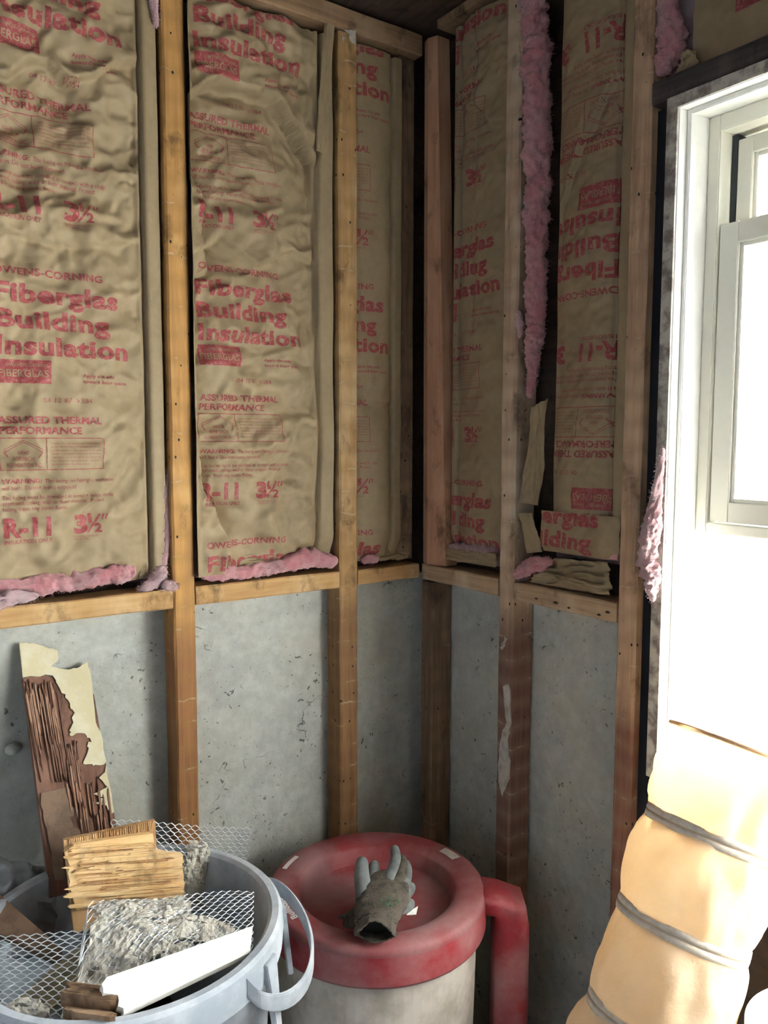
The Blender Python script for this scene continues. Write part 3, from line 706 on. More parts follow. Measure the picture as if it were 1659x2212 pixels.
tag(fluff('fiberglass_tuft', yl([(-30, 1268), (60, 1266), (130, 1256), (210, 1247), (262, 1238), (292, 1226)], .016), [.015, .018, .019, .019, .019, .014], 1, M['pink']), 'long pink fiberglass roll lying on the leftmost ledge', 'fiberglass', G)
tag(fluff('fiberglass_tuft', yl([(-40, 1310), (0, 1298), (40, 1290), (85, 1285)], -.006), [.018, .016, .012, .005], 2, M['pink_pale']), 'pale pink wool tuft drooping over the ledge at the left edge', 'fiberglass', G)
tag(fluff('fiberglass_tuft', yl([(300, 1274), (330, 1262), (345, 1240), (352, 1222)], .012) , [.010, .014, .015, .008], 3, M['pink_pale']), 'upright pink tuft beside the foot of the leftmost stud bay', 'fiberglass', G)
tag(fluff('fiberglass_tuft', yl([(352, 1225), (362, 1150), (357, 1060), (364, 1010)], .022), [.008, .008, .007, .004], 13, M['pink_pale']), 'thin pink strand climbing the left side of the leftmost stud', 'fiberglass', G)
tag(fluff('fiberglass_tuft', yl([(350, 1262), (372, 1268), (384, 1264)], -.002), [.010, .010, .005], 4, M['pink_pale'], nfib=250), 'small pink wisp at the joint of ledge and leftmost stud', 'fiberglass', G)
tag(fluff('fiberglass_tuft', yl([(432, 1243), (462, 1243), (500, 1236), (560, 1232), (610, 1222), (665, 1206), (728, 1212)], .012), [.009, .013, .016, .014, .015, .021, .016], 5, M['pink']), 'pink fiberglass roll on the ledge between the two left studs', 'fiberglass', G)
tag(fluff('fiberglass_tuft', yl([(782, 1212), (800, 1207), (818, 1206)], .02), [.011, .013, .006], 6, M['pink'], nfib=250), 'small pink tuft on the short ledge right of the second stud', 'fiberglass', G)
tag(fluff('fiberglass_tuft', xl([(1148, -60), (1156, 60), (1160, 200), (1162, 400), (1158, 560), (1158, 700), (1150, 800), (1143, 860)], .014), [.026, .026, .027, .026, .021, .020, .014, .006], 7, M['pink'], nfib=2200), 'long vertical pink fiberglass strip pulled out beside the greyish stud', 'fiberglass', G)
tag(fluff('fiberglass_tuft', xl([(1118, 670), (1124, 700), (1122, 730)], -.004), [.006, .010, .006], 8, M['pink_pale'], nfib=150), 'pale pink puff clinging to the greyish stud', 'fiberglass', G)
tag(fluff('fiberglass_tuft', xl([(1432, 965), (1420, 1060), (1410, 1140), (1400, 1215), (1410, 1255), (1410, 1300)], -.012), [.004, .010, .016, .022, .018, .005], 9, M['pink_pale']), 'pale pink wool bulging from the gap beside the window jamb', 'fiberglass', G)
tag(fluff('fiberglass_tuft', xl([(1444, -30), (1446, 50), (1455, 90), (1440, 130), (1424, 165)], .018), [.015, .020, .024, .024, .010], 10, M['pink']), 'pink wool clump above the window header corner', 'fiberglass', G)
tag(fluff('fiberglass_tuft', xl([(1110, 1248), (1130, 1232), (1160, 1218), (1192, 1212)], .014), [.008, .016, .016, .008], 11, M['pink']), 'bright pink tuft on the ledge right of the greyish stud', 'fiberglass', G)
tag(fluff('fiberglass_tuft', yl([(330, -20), (334, 20), (338, 60)], .01), [.010, .009, .004], 12, M['pink_pale'], nfib=250), 'pale pink strand at the top left of the leftmost stud', 'fiberglass', G)
def crumple(name, q, seed, amp, mat, n=34, parent=None, curl=0.0):   # crumpled sheet through four corner points
    q = [np.array(p, float) for p in q]; s_ = np.linspace(0, 1, n)
    a, c = np.meshgrid(s_, s_, indexing='ij'); a3 = a[..., None]; c3 = c[..., None]
    P = (q[0] * (1 - a3) + q[1] * a3) * (1 - c3) + (q[3] * (1 - a3) + q[2] * a3) * c3
    nrm = np.cross(q[1] - q[0], q[3] - q[0]); nrm /= np.linalg.norm(nrm)
    h = amp * (1.0 * pn(a * 2.2, c * 2.2, seed) * 1.5 - 1.2 * np.abs(pn(a * 3.1 + c, c * 3.4 - a, seed + 1)) * 2 - .5 * np.abs(pn(a * 7, c * 7, seed + 2)) * 2 + .9)
    h = h + curl * (c - .5) ** 2
    e1 = amp * .6 * pn(a * 6, c * 6, seed + 5)
    P = P + nrm * h[..., None] + (q[1] - q[0]) / np.linalg.norm(q[1] - q[0]) * e1[..., None]
    m = MB(); m.gridf(P); m.gridf((P - nrm * .0012)[::-1]); return m.build(name, mat, parent, smooth=True, loc=tuple(q[0]))
GK = 'crumpled kraft paper scraps'
def yq(pts, ys): return [at(px, py, 1, y) for (px, py), y in zip(pts, ys)]
def xq(pts, xs): return [at(px, py, 0, x) for (px, py), x in zip(pts, xs)]
tag(crumple('kraft_scrap', yq([(20, 1262), (215, 1250), (190, 1214), (15, 1222)], [.02, .02, .035, .035]), 1, .008, M['kraft']), 'crumpled kraft paper behind the long pink roll', 'paper', GK)
tag(crumple('kraft_scrap', yq([(300, 1250), (335, 1250), (335, 1218), (305, 1222)], [.03, .03, .03, .03]), 2, .003, M['kraft'], 14), 'small kraft flap between the pink roll and the upright tuft', 'paper', GK)
tag(crumple('kraft_scrap', yq([(470, 1236), (640, 1212), (600, 1190), (470, 1195)], [.014, .014, .03, .03]), 3, .008, M['kraft']), 'crumpled kraft paper behind the roll between the two left studs', 'paper', GK)
tag(crumple('kraft_scrap', yq([(424, 1236), (455, 1246), (440, 1215), (424, 1205)], [.006, .006, .012, .012]), 8, .003, M['kraft'], 14), 'kraft tongue folded down beside the leftmost stud', 'paper', GK)
tag(crumple('kraft_scrap', yq([(815, 1212), (893, 1208), (880, 1180), (810, 1196)], [.025, .025, .04, .04]), 4, .006, M['kraft'], 22), 'shadowed kraft scrap on the short ledge by the corner', 'paper', GK)
sc = tag(empty('insulation_scrap', tuple(at(1015, 1235, 0, .03))), 'folded insulation scrap with pink top and kraft edge on the ledge right of the corner', 'insulation')
fluff('fiberglass_wool', xl([(962, 1185), (1000, 1182), (1040, 1190), (1075, 1188)], .025), [.010, .014, .015, .010], 21, M['pink_dark'], parent=sc)
crumple('kraft_edge', xq([(962, 1208), (1072, 1226), (1072, 1194), (964, 1184)], [.006, .006, .012, .012]), 5, .004, M['kraft'], 24, sc)
tag(crumple('kraft_scrap', xq([(1150, 1258), (1322, 1288), (1318, 1216), (1188, 1206)], [.012, .012, .03, .03]), 6, .010, M['kraft'], 40), 'large crumpled kraft scrap on the ledge beside the window-side stud', 'paper', GK)
tag(crumple('kraft_scrap', xq([(1124, 1085), (1165, 1092), (1186, 860), (1150, 880)], [.008, .012, .012, .008]), 7, .006, M['kraft'], 30), 'hanging kraft flap below the end of the vertical pink strip', 'paper', GK)
tag(crumple('kraft_scrap', xq([(1140, 1195), (1172, 1192), (1150, 1108), (1120, 1108)], [.004, .008, .010, .006]), 9, .003, M['kraft'], 18), 'loose kraft strip left of the short cut batt end', 'paper', GK)
tag(crumple('kraft_scrap', xq([(1462, 165), (1510, 140), (1505, 108), (1475, 112)], [.012, .012, .02, .02]), 10, .005, M['kraft'], 18), 'kraft scrap tucked beside the pink clump on the header', 'paper', GK)
tag(crumple('kraft_scrap', yq([(682, 325), (706, 335), (722, 45), (700, 45)], [.006, .004, .002, .004]), 12, .003, M['kraft'], 26), 'hanging kraft flange strip at the upper left of the second stud', 'paper', GK)

# ------------------------------------------------------------------ red-lidded barrel
CB = np.array([-.348, -.310, 0.0])
def dusty(name, c, dust, thr, rough=.55, scale=7, scr=True):
    t = NT(name); v = t.coord(); n1 = t.noise(v, scale, 6, .6); n2 = t.noise(v, 45, 5, .7)
    cc = t.mix(t.math('MULTIPLY', t.ramp(n1, *thr), .75), c, dust)
    cc = t.mix(t.math('MULTIPLY', t.ramp(n2, .5, .8), .25), cc, dust)
    t.col(cc); t.rough(t.mix(t.ramp(n1, *thr), (rough,) * 3, (.85,) * 3)); t.bump(n2, .1, .001); return t.m
M['red'] = dusty('red_plastic', (.30, .030, .038), (.40, .22, .21), (.42, .66))
M['red_top'] = dusty('red_plastic_dusty', (.215, .03, .034), (.30, .17, .165), (.36, .60))
M['beige'] = flat_mat('barrel_beige', (.60, .54, .47), .7, .3, 14, .2, .001, c2=(.42, .37, .30))
M['sticker'] = flat_mat('sticker', (.55, .48, .43), .6, .3, 40)
M['lettering'] = flat_mat('white_lettering', (.66, .60, .57), .6, .1)
bar = tag(empty('barrel', tuple(CB)), 'beige barrel with a dusty red lid standing in the corner', 'barrel')
m = MB(); m.lathe([(0, .002), (.185, .002), (.19, .01), (.203, .50), (.203, .60), (.0, .60)], CB, 72); m.build('drum', M['beige'], bar, smooth=False)
ZT = .650; RL = .222
def lidprof():
    return [(.206, .5755), (RL - .002, .5755), (RL, .579), (RL, ZT - .012), (RL - .003, ZT - .004), (RL - .009, ZT), (.176, ZT - .003), (.163, ZT - .006),
            (.158, ZT - .010), (.150, ZT - .040), (.143, ZT - .044), (.06, ZT - .042), (.0, ZT - .042), ]
m = MB(); m.lathe(lidprof(), CB, 96); lid = m.build('lid', M['red_top'], bar, smooth=True)
md = lid.modifiers.new('e', 'EDGE_SPLIT'); md.split_angle = math.radians(40)
m = MB(); m.lathe([(RL + .0006, .581), (RL + .0006, ZT - .015)], CB, 96); m.build('lid_skirt', M['red'], bar, smooth=True)
# lettering on the rim of the lid, read from the middle outwards
def arc_text(txt, a0, r0, cap, width, bold, z):
    v, f = text2(txt, 0, 0, cap, width, bold); k = MB()
    k.add([(CB[0] + (r0 + y) * math.cos(a0 - x / r0), CB[1] + (r0 + y) * math.sin(a0 - x / r0), z) for x, y in v], f); return k
ptx = at(637, 1985, 2, ZT); a0 = math.atan2(ptx[1] - CB[1], ptx[0] - CB[0]) % (2 * math.pi)
k = arc_text('Bulldozer', a0, .190, .0145, .085, .045, ZT + .0009); k.build('lettering', M['lettering'], lid)
def arc_patch(name, px, r0, r1, half, mat):
    p = at(*px, 2, ZT); a = math.atan2(p[1] - CB[1], p[0] - CB[0]); q = MB()
    A = np.linspace(a - half, a + half, 8); q.gridf(np.array([[(CB[0] + r * math.cos(t), CB[1] + r * math.sin(t), ZT + .0007) for r in (r0, r1)] for t in A])); q.build(name, mat, lid)
arc_patch('sticker', (970, 1845), .185, .207, .12, M['sticker']); arc_patch('sticker', (622, 1862), .196, .206, .14, M['lettering']); arc_patch('sticker', (609, 1958), .176, .1835, .19, M['sticker'])
# red side chute
d_ = np.array([.82, -.57, 0]); e_ = np.array([.57, .82, 0]); zc = np.array([0, 0, 1.0])
ch = MB()
secs = []
def ring(c, hw, hd, ax1, ax2, n=20):
    r_ = []
    for i in range(n):
        a = 2 * math.pi * i / n; cx_, sx_ = math.cos(a), math.sin(a); p = 9.0
        rr_ = (abs(cx_) ** p + abs(sx_) ** p) ** (-1 / p); r_.append(np.array(c) + ax1 * hw * rr_ * cx_ + ax2 * hd * rr_ * sx_)
    return r_
base = CB + d_ * .272 - e_ * .012
path = [(base + zc * .0, zc, d_), (base + zc * .50, zc, d_), (base + zc * .585, zc, d_), (base + zc * .612 - d_ * .004, (zc - d_ * .5), (d_ + zc * .5)), (base + zc * .626 - d_ * .03, (zc * .3 - d_), (d_ * .3 + zc)), (CB + d_ * .205 - e_ * .006 + zc * .628, -d_, zc)]
vs = []; K = 20
for c, ax, out in path:
    out = out / np.linalg.norm(out); vs += ring(c, .047, .034 if abs(ax[2]) > .5 else .020, e_ * -1, out, K)
fs = [(i * K + j, i * K + (j + 1) % K, (i + 1) * K + (j + 1) % K, (i + 1) * K + j) for i in range(len(path) - 1) for j in range(K)] + [tuple(range(K)), tuple((len(path) - 1) * K + j for j in range(K))]
ch.add(vs, fs); ch.build('side_chute', M['red'], bar, smooth=True)

# gloves on the lid
M['rubber'] = flat_mat('glove_rubber_grey', (.145, .155, .150), .8, .35, 40, .3, .001)
M['knit'] = flat_mat('glove_knit_dirty', (.105, .088, .066), .95, .5, 55, 1.0, .004, c2=(.05, .042, .034), fine=300)
M['green'] = flat_mat('green_paint_smear', (.10, .19, .09), .9, .4, 60)
M['cuff_shade'] = flat_mat('cuff_shade_black', (.012, .011, .01), .95)
def skin(name, chains, mat, parent, sub=2):
    me = bpy.data.meshes.new(name); vs = []; es = []; rs = []; idx = {}
    for ch_ in chains:
        prev = None
        for p, r in ch_:
            kx = tuple(np.round(p, 4))
            if kx not in idx: idx[kx] = len(vs); vs.append(kx); rs.append(r)
            if prev is not None: es.append((prev, idx[kx]))
            prev = idx[kx]
    off = Vector(parent.location)
    me.from_pydata([tuple(Vector(v)) for v in vs], es, []); o = bpy.data.objects.new(name, me); COL.objects.link(o)
    o.modifiers.new('skin', 'SKIN'); sl = me.skin_vertices[0].data
    for i, r in enumerate(rs): sl[i].radius = (r, r) if not hasattr(r, '__len__') else r
    sl[0].use_root = True
    md = o.modifiers.new('s', 'SUBSURF'); md.levels = md.render_levels = sub
    dg = bpy.context.evaluated_depsgraph_get(); dg.update()
    nm = bpy.data.meshes.new_from_object(o.evaluated_get(dg)); bpy.data.objects.remove(o); bpy.data.meshes.remove(me)
    nm.name = name; nm.materials.clear(); nm.materials.append(mat); nm.polygons.foreach_set('use_smooth', [True] * len(nm.polygons))
    o = bpy.data.objects.new(name, nm); COL.objects.link(o); o.parent = parent; o.matrix_parent_inverse = Matrix.Translation(-off)
    return o
def gp(x, y, z): return at(x, y, 2, z)
gl_ = tag(empty('work_glove', tuple(gp(815, 2000, ZT))), 'dirty grey rubber-dipped work glove lying on the red lid, cuff towards the viewer', 'glove', 'work gloves')
def loft(name, secs, mat, parent, k=40, bumpy=.06):
    C_ = [np.array(c) for c, _, _ in secs]; m = MB(); vs = []; n_ = 40; tt = np.linspace(0, len(secs) - 1, n_)
    cc_ = np.stack([np.interp(tt, range(len(secs)), [c[q] for c in C_]) for q in range(3)], 1)
    for _ in range(4): cc_[1:-1] = (cc_[:-2] + 2 * cc_[1:-1] + cc_[2:]) / 4
    W_ = np.interp(tt, range(len(secs)), [q[1] for q in secs]); H_ = np.interp(tt, range(len(secs)), [q[2] for q in secs])
    for _ in range(3):
        W_[1:-1] = (W_[:-2] + 2 * W_[1:-1] + W_[2:]) / 4; H_[1:-1] = (H_[:-2] + 2 * H_[1:-1] + H_[2:]) / 4
    for i in range(n_):
        t_ = cc_[min(i + 1, n_ - 1)] - cc_[max(i - 1, 0)]; t_ /= np.linalg.norm(t_); sd = np.cross(t_, zc); sd /= np.linalg.norm(sd); u_ = np.cross(sd, t_)
        for j in range(k):
            a = 2 * math.pi * j / k; p = cc_[i] + sd * W_[i] * math.cos(a) + u_ * H_[i] * math.sin(a); v = Vector(p)
            f = 1 + bumpy * noise.noise(v * 45) * 2 + bumpy * noise.noise(v * 110); vs.append(cc_[i] + (p - cc_[i]) * f)
    fs = [(i * k + j, i * k + (j + 1) % k, (i + 1) * k + (j + 1) % k, (i + 1) * k + j) for i in range(n_ - 1) for j in range(k)] + [tuple(range(k)), tuple((n_ - 1) * k + j for j in range(k))]
    m.add(vs, fs); return m.build(name, mat, parent, smooth=True)
loft('hand', [(gp(812, 1992, .676), .036, .018), (gp(816, 1972, .680), .043, .024), (gp(824, 1945, .684), .050, .027), (gp(834, 1918, .687), .046, .022), (gp(843, 1898, .690), .036, .018), (gp(848, 1886, .690), .014, .008)], M['knit'], gl_)
skin('thumb', [[(gp(797, 1965, .676), .018), (gp(786, 1930, .690), .0185), (gp(781, 1890, .702), .0165), (gp(782, 1862, .710), .0135), (gp(783, 1856, .711), .009)]], M['rubber'], gl_)
for nm, pts in [('index_finger', [(806, 1935, .680, .013), (806, 1905, .688, .0135), (808, 1873, .694, .0125), (809, 1862, .696, .009)]),
                ('middle_finger', [(838, 1920, .694, .015), (848, 1885, .702, .0135), (856, 1855, .707, .0115), (853, 1836, .711, .0105), (852, 1829, .712, .0075)]),
                ('ring_finger', [(852, 1920, .694, .014), (868, 1888, .698, .0135), (870, 1864, .698, .0115), (866, 1850, .700, .009)]),
                ('little_finger', [(865, 1925, .688, .014), (877, 1900, .686, .0125), (880, 1878, .684, .011), (877, 1862, .684, .008)]),
                ('finger_tip', [(860, 1940, .680, .014), (880, 1927, .676, .0135), (889, 1913, .674, .0115)]),
                ('finger_tip', [(856, 1965, .674, .014), (880, 1957, .670, .0125), (892, 1948, .668, .0105)])]:
    skin(nm, [[(gp(x, y, z), r) for x, y, z, r in pts]], M['rubber'] if 'ring' not in nm and 'index' != nm[:5] or nm == 'index_finger' else M['knit'], gl_)
# cuff: open knitted tube flattened on the lid
def cuff(name, p0, p1, w0, h0, w1, h1, parent, mat):
    p0 = np.array(p0); p1 = np.array(p1); ax = p1 - p0; ax /= np.linalg.norm(ax); side = np.cross(ax, zc); side /= np.linalg.norm(side); upv = np.cross(side, ax)
    m = MB(); n_, k = 14, 40; vs = []
    for i in range(n_):
        t = i / (n_ - 1); w_ = w0 + (w1 - w0) * t; h_ = h0 + (h1 - h0) * t
        for j in range(k):
            a = 2 * math.pi * j / k; rib = 1 + .03 * math.cos(a * 20) + .10 * noise.noise(Vector((math.cos(a) * 2, math.sin(a) * 2, t * 3)))
            sag = -.25 * h_ * math.cos(a * 2) * t
            vs.append(p0 + (p1 - p0) * t + side * w_ * rib * math.cos(a) + upv * (h_ * rib * math.sin(a) + sag) + ax * .006 * t * math.sin(a * 3))
    fs = [(i * k + j, i * k + (j + 1) % k, (i + 1) * k + (j + 1) % k, (i + 1) * k + j) for i in range(n_ - 1) for j in range(k)]
    m.add(vs, fs); fs2 = [tuple(range(k))]; m.add([v - ax * .0 for v in vs[5 * k:6 * k]], fs2, 1)  # near-black disc closes the tube, painting the shade inside the cuff
    o = m.build(name, [mat, M['cuff_shade']], parent, smooth=True); s_ = o.modifiers.new('t', 'SOLIDIFY'); s_.thickness = .0022; return o
cuff('cuff', gp(813, 1985, .678), gp(810, 2018, .674), .038, .022, .036, .018, gl_, M['knit'])
m = MB()
for i in range(26):
    x, y = rnd.gauss(845, 12), rnd.gauss(1948, 7); p = gp(x, y, .7105 - abs(rnd.gauss(0, .0015)) - .0009 * abs(x - 832) * .4)
    m.slab([p + np.array([rnd.uniform(-.004, .004), rnd.uniform(-.004, .004), 0]) for _ in range(3)], (0, 0, 1), .001)
m.build('paint_smear', M['green'], gl_)
g2 = tag(empty('work_glove', tuple(gp(760, 1985, ZT))), 'second dark glove half hidden under the grey work glove, its cuff showing at the left', 'glove', 'work gloves')
cuff('cuff', gp(790, 1968, .658), gp(748, 1992, .656), .020, .010, .021, .010, g2, M['knit'])
skin('hand', [[(gp(785, 1968, .655), (.016, .008)), (gp(830, 1962, .655), (.022, .009)), (gp(868, 1958, .655), (.018, .008))]], M['knit'], g2)
p = [gp(878, 1977, ZT + .004), gp(899, 1976, ZT + .003), gp(903, 1958, ZT + .012), gp(890, 1966, ZT + .010)]
m = MB(); m.slab(p, (0, 0, 1), .001); tag(m.build('paper_scrap', flat_mat('torn_tag', (.62, .62, .58), .7, .1), loc=tuple(p[0])), 'torn white tag corner beside the glove on the red lid', 'scrap')

# ------------------------------------------------------------------ grey rubbish bin and its debris
CG = np.array([-.852, -.310, 0.0]); ZR = .75; RI = .233; RO = .256
M['bin'] = dusty('bin_grey_plastic', (.33, .37, .41), (.62, .65, .68), (.42, .62), .5, 9)
bn = tag(empty('rubbish_bin', tuple(CG)), 'dusty grey plastic rubbish bin full of demolition debris at the lower left', 'bin')
m = MB(); m.lathe([(0, .0), (.19, .0), (.2, .01), (.236, .68), (.242, .688), (.250, .69), (RO, .694), (RO + .002, .72), (RO, ZR - .006), (RO - .006, ZR), (RI + .006, ZR), (RI, ZR - .006), (RI - .002, .70), (.226, .66), (.192, .03), (0, .03)], CG, 96)
o = m.build('shell', M['bin'], bn, smooth=True); md = o.modifiers.new('e', 'EDGE_SPLIT'); md.split_angle = math.radians(35)
# handle bracket at the right: loop that stands out from the rim with two webs
def rimp(a, r, z): a = math.radians(a); return np.array([CG[0] + r * math.cos(a), CG[1] + r * math.sin(a), z])
m = MB(); N_ = 26; vs = []
for i in range(N_ + 1):
    t = i / N_; a = 2 - 68 * t; b0 = math.sin(math.pi * t) ** .6; r = RO - .004 + .052 * b0; zt = ZR - .010 - .085 * b0 * t ** .7; zb_ = zt - .030
    for rr_, z in ((r, zt), (r + .006, zt - .003), (r + .006, zb_), (r, zb_)): vs.append(rimp(a, rr_, z))
fs = [(i * 4 + k, i * 4 + (k + 1) % 4, i * 4 + 4 + (k + 1) % 4, i * 4 + 4 + k) for i in range(N_) for k in range(4)] + [(0, 1, 2, 3), tuple(N_ * 4 + k for k in range(4))]
m.add(vs, fs)
for a in (-18, -52):                                         # webs
    A = [rimp(a - 4, RO - .002, ZR - .02), rimp(a + 4, RO - .002, ZR - .02), rimp(a + 1.6, RO + .012, .60), rimp(a - 1.6, RO + .012, .60)]
    m.slab(A, rimp(a, 1, 0) - rimp(a, 0, 0), .010)
m.build('handle', M['bin'], bn, bevel=.0015)

GD = 'debris in the rubbish bin'
M['siding_wood'] = wood_mat('old_board_brown', (.21, .105, .065), (.10, .045, .03), (.27, .15, .10), 3.3, holes=False)
M['cream_paint'] = flat_mat('cream_paint_skin', (.50, .44, .27), .6, .25, 20, .4, .002, c2=(.56, .52, .38))
M['tan_ply'] = flat_mat('brown_veneer', (.20, .13, .085), .8, .35, 30, .4, .002)
# tall broken board leaning on the wall: its own frame (s across, t up, n towards the room)
T0 = at(115, 1410, 1, .056); B0 = np.array([-.872, -.182, .46])
tv = T0 - B0; HT = np.linalg.norm(tv); tv /= HT
sv = at(190, 1435, 1, .05) - at(40, 1390, 1, .05); sv = sv - tv * (sv @ tv); sv /= np.linalg.norm(sv); nv = np.cross(sv, tv)
if nv[1] > 0: nv = -nv
def bp(px, py, lift=0.0):                                   # the board-plane point seen at a place of the photo
    d = ray(px, py); k = ((B0 - CAM) @ nv) / (d @ nv); return CAM + d * k + nv * lift
tb = tag(empty('broken_board', tuple(B0)), 'tall broken wooden board with cream paint and torn brown wood leaning on the concrete', 'board', GD)
low = bp(110, 1940), bp(262, 1900)
jag = [bp(50, 1466), bp(66, 1460), bp(82, 1463), bp(98, 1458), bp(115, 1462), bp(135, 1470), bp(175, 1480), bp(203, 1500)]
m = MB(); m.slab([low[0], *jag, bp(252, 1790), low[1]], -nv, .010); m.build('wood_core', M['siding_wood'], tb)
def zig(pts, amp, seed, k=5):
    r = random.Random(seed); out = []
    for (x0, y0), (x1, y1) in zip(pts[:-1], pts[1:]):
        for i in range(k):
            t = i / k; out.append((x0 + (x1 - x0) * t + r.uniform(-amp, amp) * (i > 0), y0 + (y1 - y0) * t + r.uniform(-amp, amp) * (i > 0)))
    out.append(pts[-1]); return out
cream = zig([(40, 1390), (70, 1390), (100, 1400), (122, 1405), (124, 1425), (110, 1441), (135, 1446), (165, 1444), (186, 1430), (193, 1450), (205, 1560), (218, 1590), (228, 1645)], 1.6, 3, 4) + \
        zig([(228, 1645), (200, 1655), (178, 1650), (190, 1615), (193, 1595), (182, 1585), (150, 1590), (150, 1575), (160, 1540), (150, 1520), (140, 1500), (120, 1475), (115, 1460), (48, 1464)], 4, 5, 4)
m = MB(); m.slab([bp(x, y, .0015) for x, y in cream], nv, .0025); m.build('paint_skin', M['cream_paint'], tb)
c2 = zig([(228, 1650), (236, 1700), (245, 1755), (240, 1760), (228, 1740), (205, 1735), (225, 1722), (200, 1715), (230, 1700), (212, 1680), (225, 1668)], 2, 8, 3)
m = MB(); m.slab([bp(x, y, .0015) for x, y in c2], nv, .0025); m.build('paint_skin', M['cream_paint'], tb)
v1 = zig([(88, 1712), (145, 1700), (148, 1740), (170, 1752), (150, 1765), (155, 1788), (190, 1800), (195, 1812), (150, 1822), (135, 1835), (140, 1900), (118, 1900), (100, 1790), (86, 1740)], 3, 11, 4)
m = MB(); m.slab([bp(x, y, .0012) for x, y in v1], nv, .0025); m.build('brown_veneer', M['tan_ply'], tb)
m = MB(); r_ = random.Random(21)                            # long splinters on the torn face
def splinter(m, p, q, w_, h_):
    p = np.array(p); q = np.array(q); d = q - p; s_ = np.cross(d, nv); s_ /= np.linalg.norm(s_); L = np.linalg.norm(d)
    pts = [p, p + d * .08 + s_ * w_, p + d * .85 + s_ * w_ * .8, q, p + d * .9 - s_ * w_ * .6, p + d * .12 - s_ * w_]
    m.slab(pts, nv, h_)
for i in range(44):
    x = r_.uniform(54, 128); y = r_.uniform(1466, 1520) if x < 110 else r_.uniform(1475, 1540); L = r_.uniform(80, 210)
    y2 = min(y + L, 1690); splinter(m, bp(x, y, .001), bp(x + (y2 - y) * .16, y2, .001), r_.uniform(.0008, .0022), r_.uniform(.001, .0045))
for i in range(26):
    x = r_.uniform(136, 168); y = r_.uniform(1598, 1640); y2 = y + r_.uniform(60, 140); splinter(m, bp(x, y, .001), bp(x + (y2 - y) * .14, y2, .001), r_.uniform(.0008, .002), r_.uniform(.002, .006))
for i in range(24):
    x = r_.uniform(165, 232); y = r_.uniform(1660, 1770); y2 = min(y + r_.uniform(40, 110), 1815); splinter(m, bp(x, y, .001), bp(x + (y2 - y) * .12, y2, .001), r_.uniform(.0008, .002), r_.uniform(.002, .005))
m.build('splinters', M['siding_wood'], tb)
m = MB()
for i in range(30):
    x = r_.uniform(54, 120); y = r_.uniform(1468, 1560); y2 = min(y + r_.uniform(40, 130), 1690); splinter(m, bp(x, y, .002), bp(x + (y2 - y) * .16, y2, .002), r_.uniform(.0007, .0018), r_.uniform(.002, .006))
for i in range(22):
    x = r_.uniform(138, 225); y = r_.uniform(1605, 1740) if x < 170 else r_.uniform(1680, 1770); y2 = min(y + r_.uniform(30, 80), 1812); splinter(m, bp(x, y, .002), bp(x + (y2 - y) * .13, y2, .002), r_.uniform(.0007, .0016), r_.uniform(.003, .007))
m.build('pale_splinters', wood_mat('old_board_splinter', (.36, .21, .135), (.22, .11, .07), (.42, .27, .18), 4.3, holes=False), tb)

# splintered yellow plywood block
M['ply'] = wood_mat('fresh_split_wood', (.80, .58, .30), (.58, .35, .14), (.88, .70, .44), 12.1, holes=False, axis='x')
M['ply_dark'] = wood_mat('fresh_split_end', (.56, .34, .15), (.34, .18, .08), (.66, .44, .22), 14.1, holes=False)
ply = tag(empty('plywood_chunk', tuple(at(270, 1960, 1, -.215))), 'yellow splintered plywood chunk standing in front of the tall broken board', 'plywood', GD)
yp = -.215
def pq(px, py, dy=0): return at(px, py, 1, yp + dy)
m = MB(); m.slab([pq(138, 1815, .012), pq(335, 1772, .012), pq(338, 1830, .012), pq(300, 1990, .012), pq(160, 2015, .012)], (0, 1, 0), .008); m.build('back_ply', M['ply_dark'], ply)
m = MB()
edge = zig([(140, 1842), (160, 1825), (330, 1800), (332, 1838), (395, 1846), (397, 1890), (399, 1932), (390, 1940), (165, 1965), (152, 1920), (148, 1890), (150, 1868)], 2.0, 15, 4)
m.slab([pq(x, y) for x, y in edge], (0, 1, 0), .010); m.build('front_ply', M['ply'], ply)
m = MB(); r_ = random.Random(31)
def strip(m, x0, y0, x1, y1, w_, h_, base_y):
    p = pq(x0, y0, base_y); q = pq(x1, y1, base_y); d = q - p; s_ = np.cross(d, (0, 1, 0)); s_ /= np.linalg.norm(s_)
    m.slab([p, p + d * .06 + s_ * w_, p + d * .9 + s_ * w_ * .8, q, p + d * .93 - s_ * w_ * .5, p + d * .1 - s_ * w_], (0, -1, 0), h_)
for i in range(75):
    y = r_.uniform(1830, 1958); x0 = r_.uniform(130, 300); L = r_.uniform(60, 200); x1 = min(x0 + L, 396 if y > 1848 else 330)
    strip(m, x0, y, x1, y - (x1 - x0) * .08, r_.uniform(.0008, .0030), r_.uniform(.001, .0075), -.0002)
m.build('splinters', M['ply'], ply)
m = MB()  # dark strips paint in the shaded crevices between the splinters
for i in range(34):
    y = r_.uniform(1832, 1955); x0 = r_.uniform(150, 320); L = r_.uniform(30, 110); x1 = min(x0 + L, 392 if y > 1848 else 326)
    strip(m, x0, y, x1, y - (x1 - x0) * .08, r_.uniform(.0003, .0011), r_.uniform(.003, .0078), -.0002)
m.build('crevice_strips', M['ply_dark'], ply)
m = MB()
for i in range(40):
    y = r_.uniform(1780, 1800); x0 = 150 + i * 4.6; strip(m, x0, 1812 - (x0 - 140) * .2, x0 + r_.uniform(-3, 5), 1835 - (x0 - 140) * .2 + r_.uniform(0, 10), .0012, .002, .011)
m.build('end_fibres', M['ply_dark'], ply)

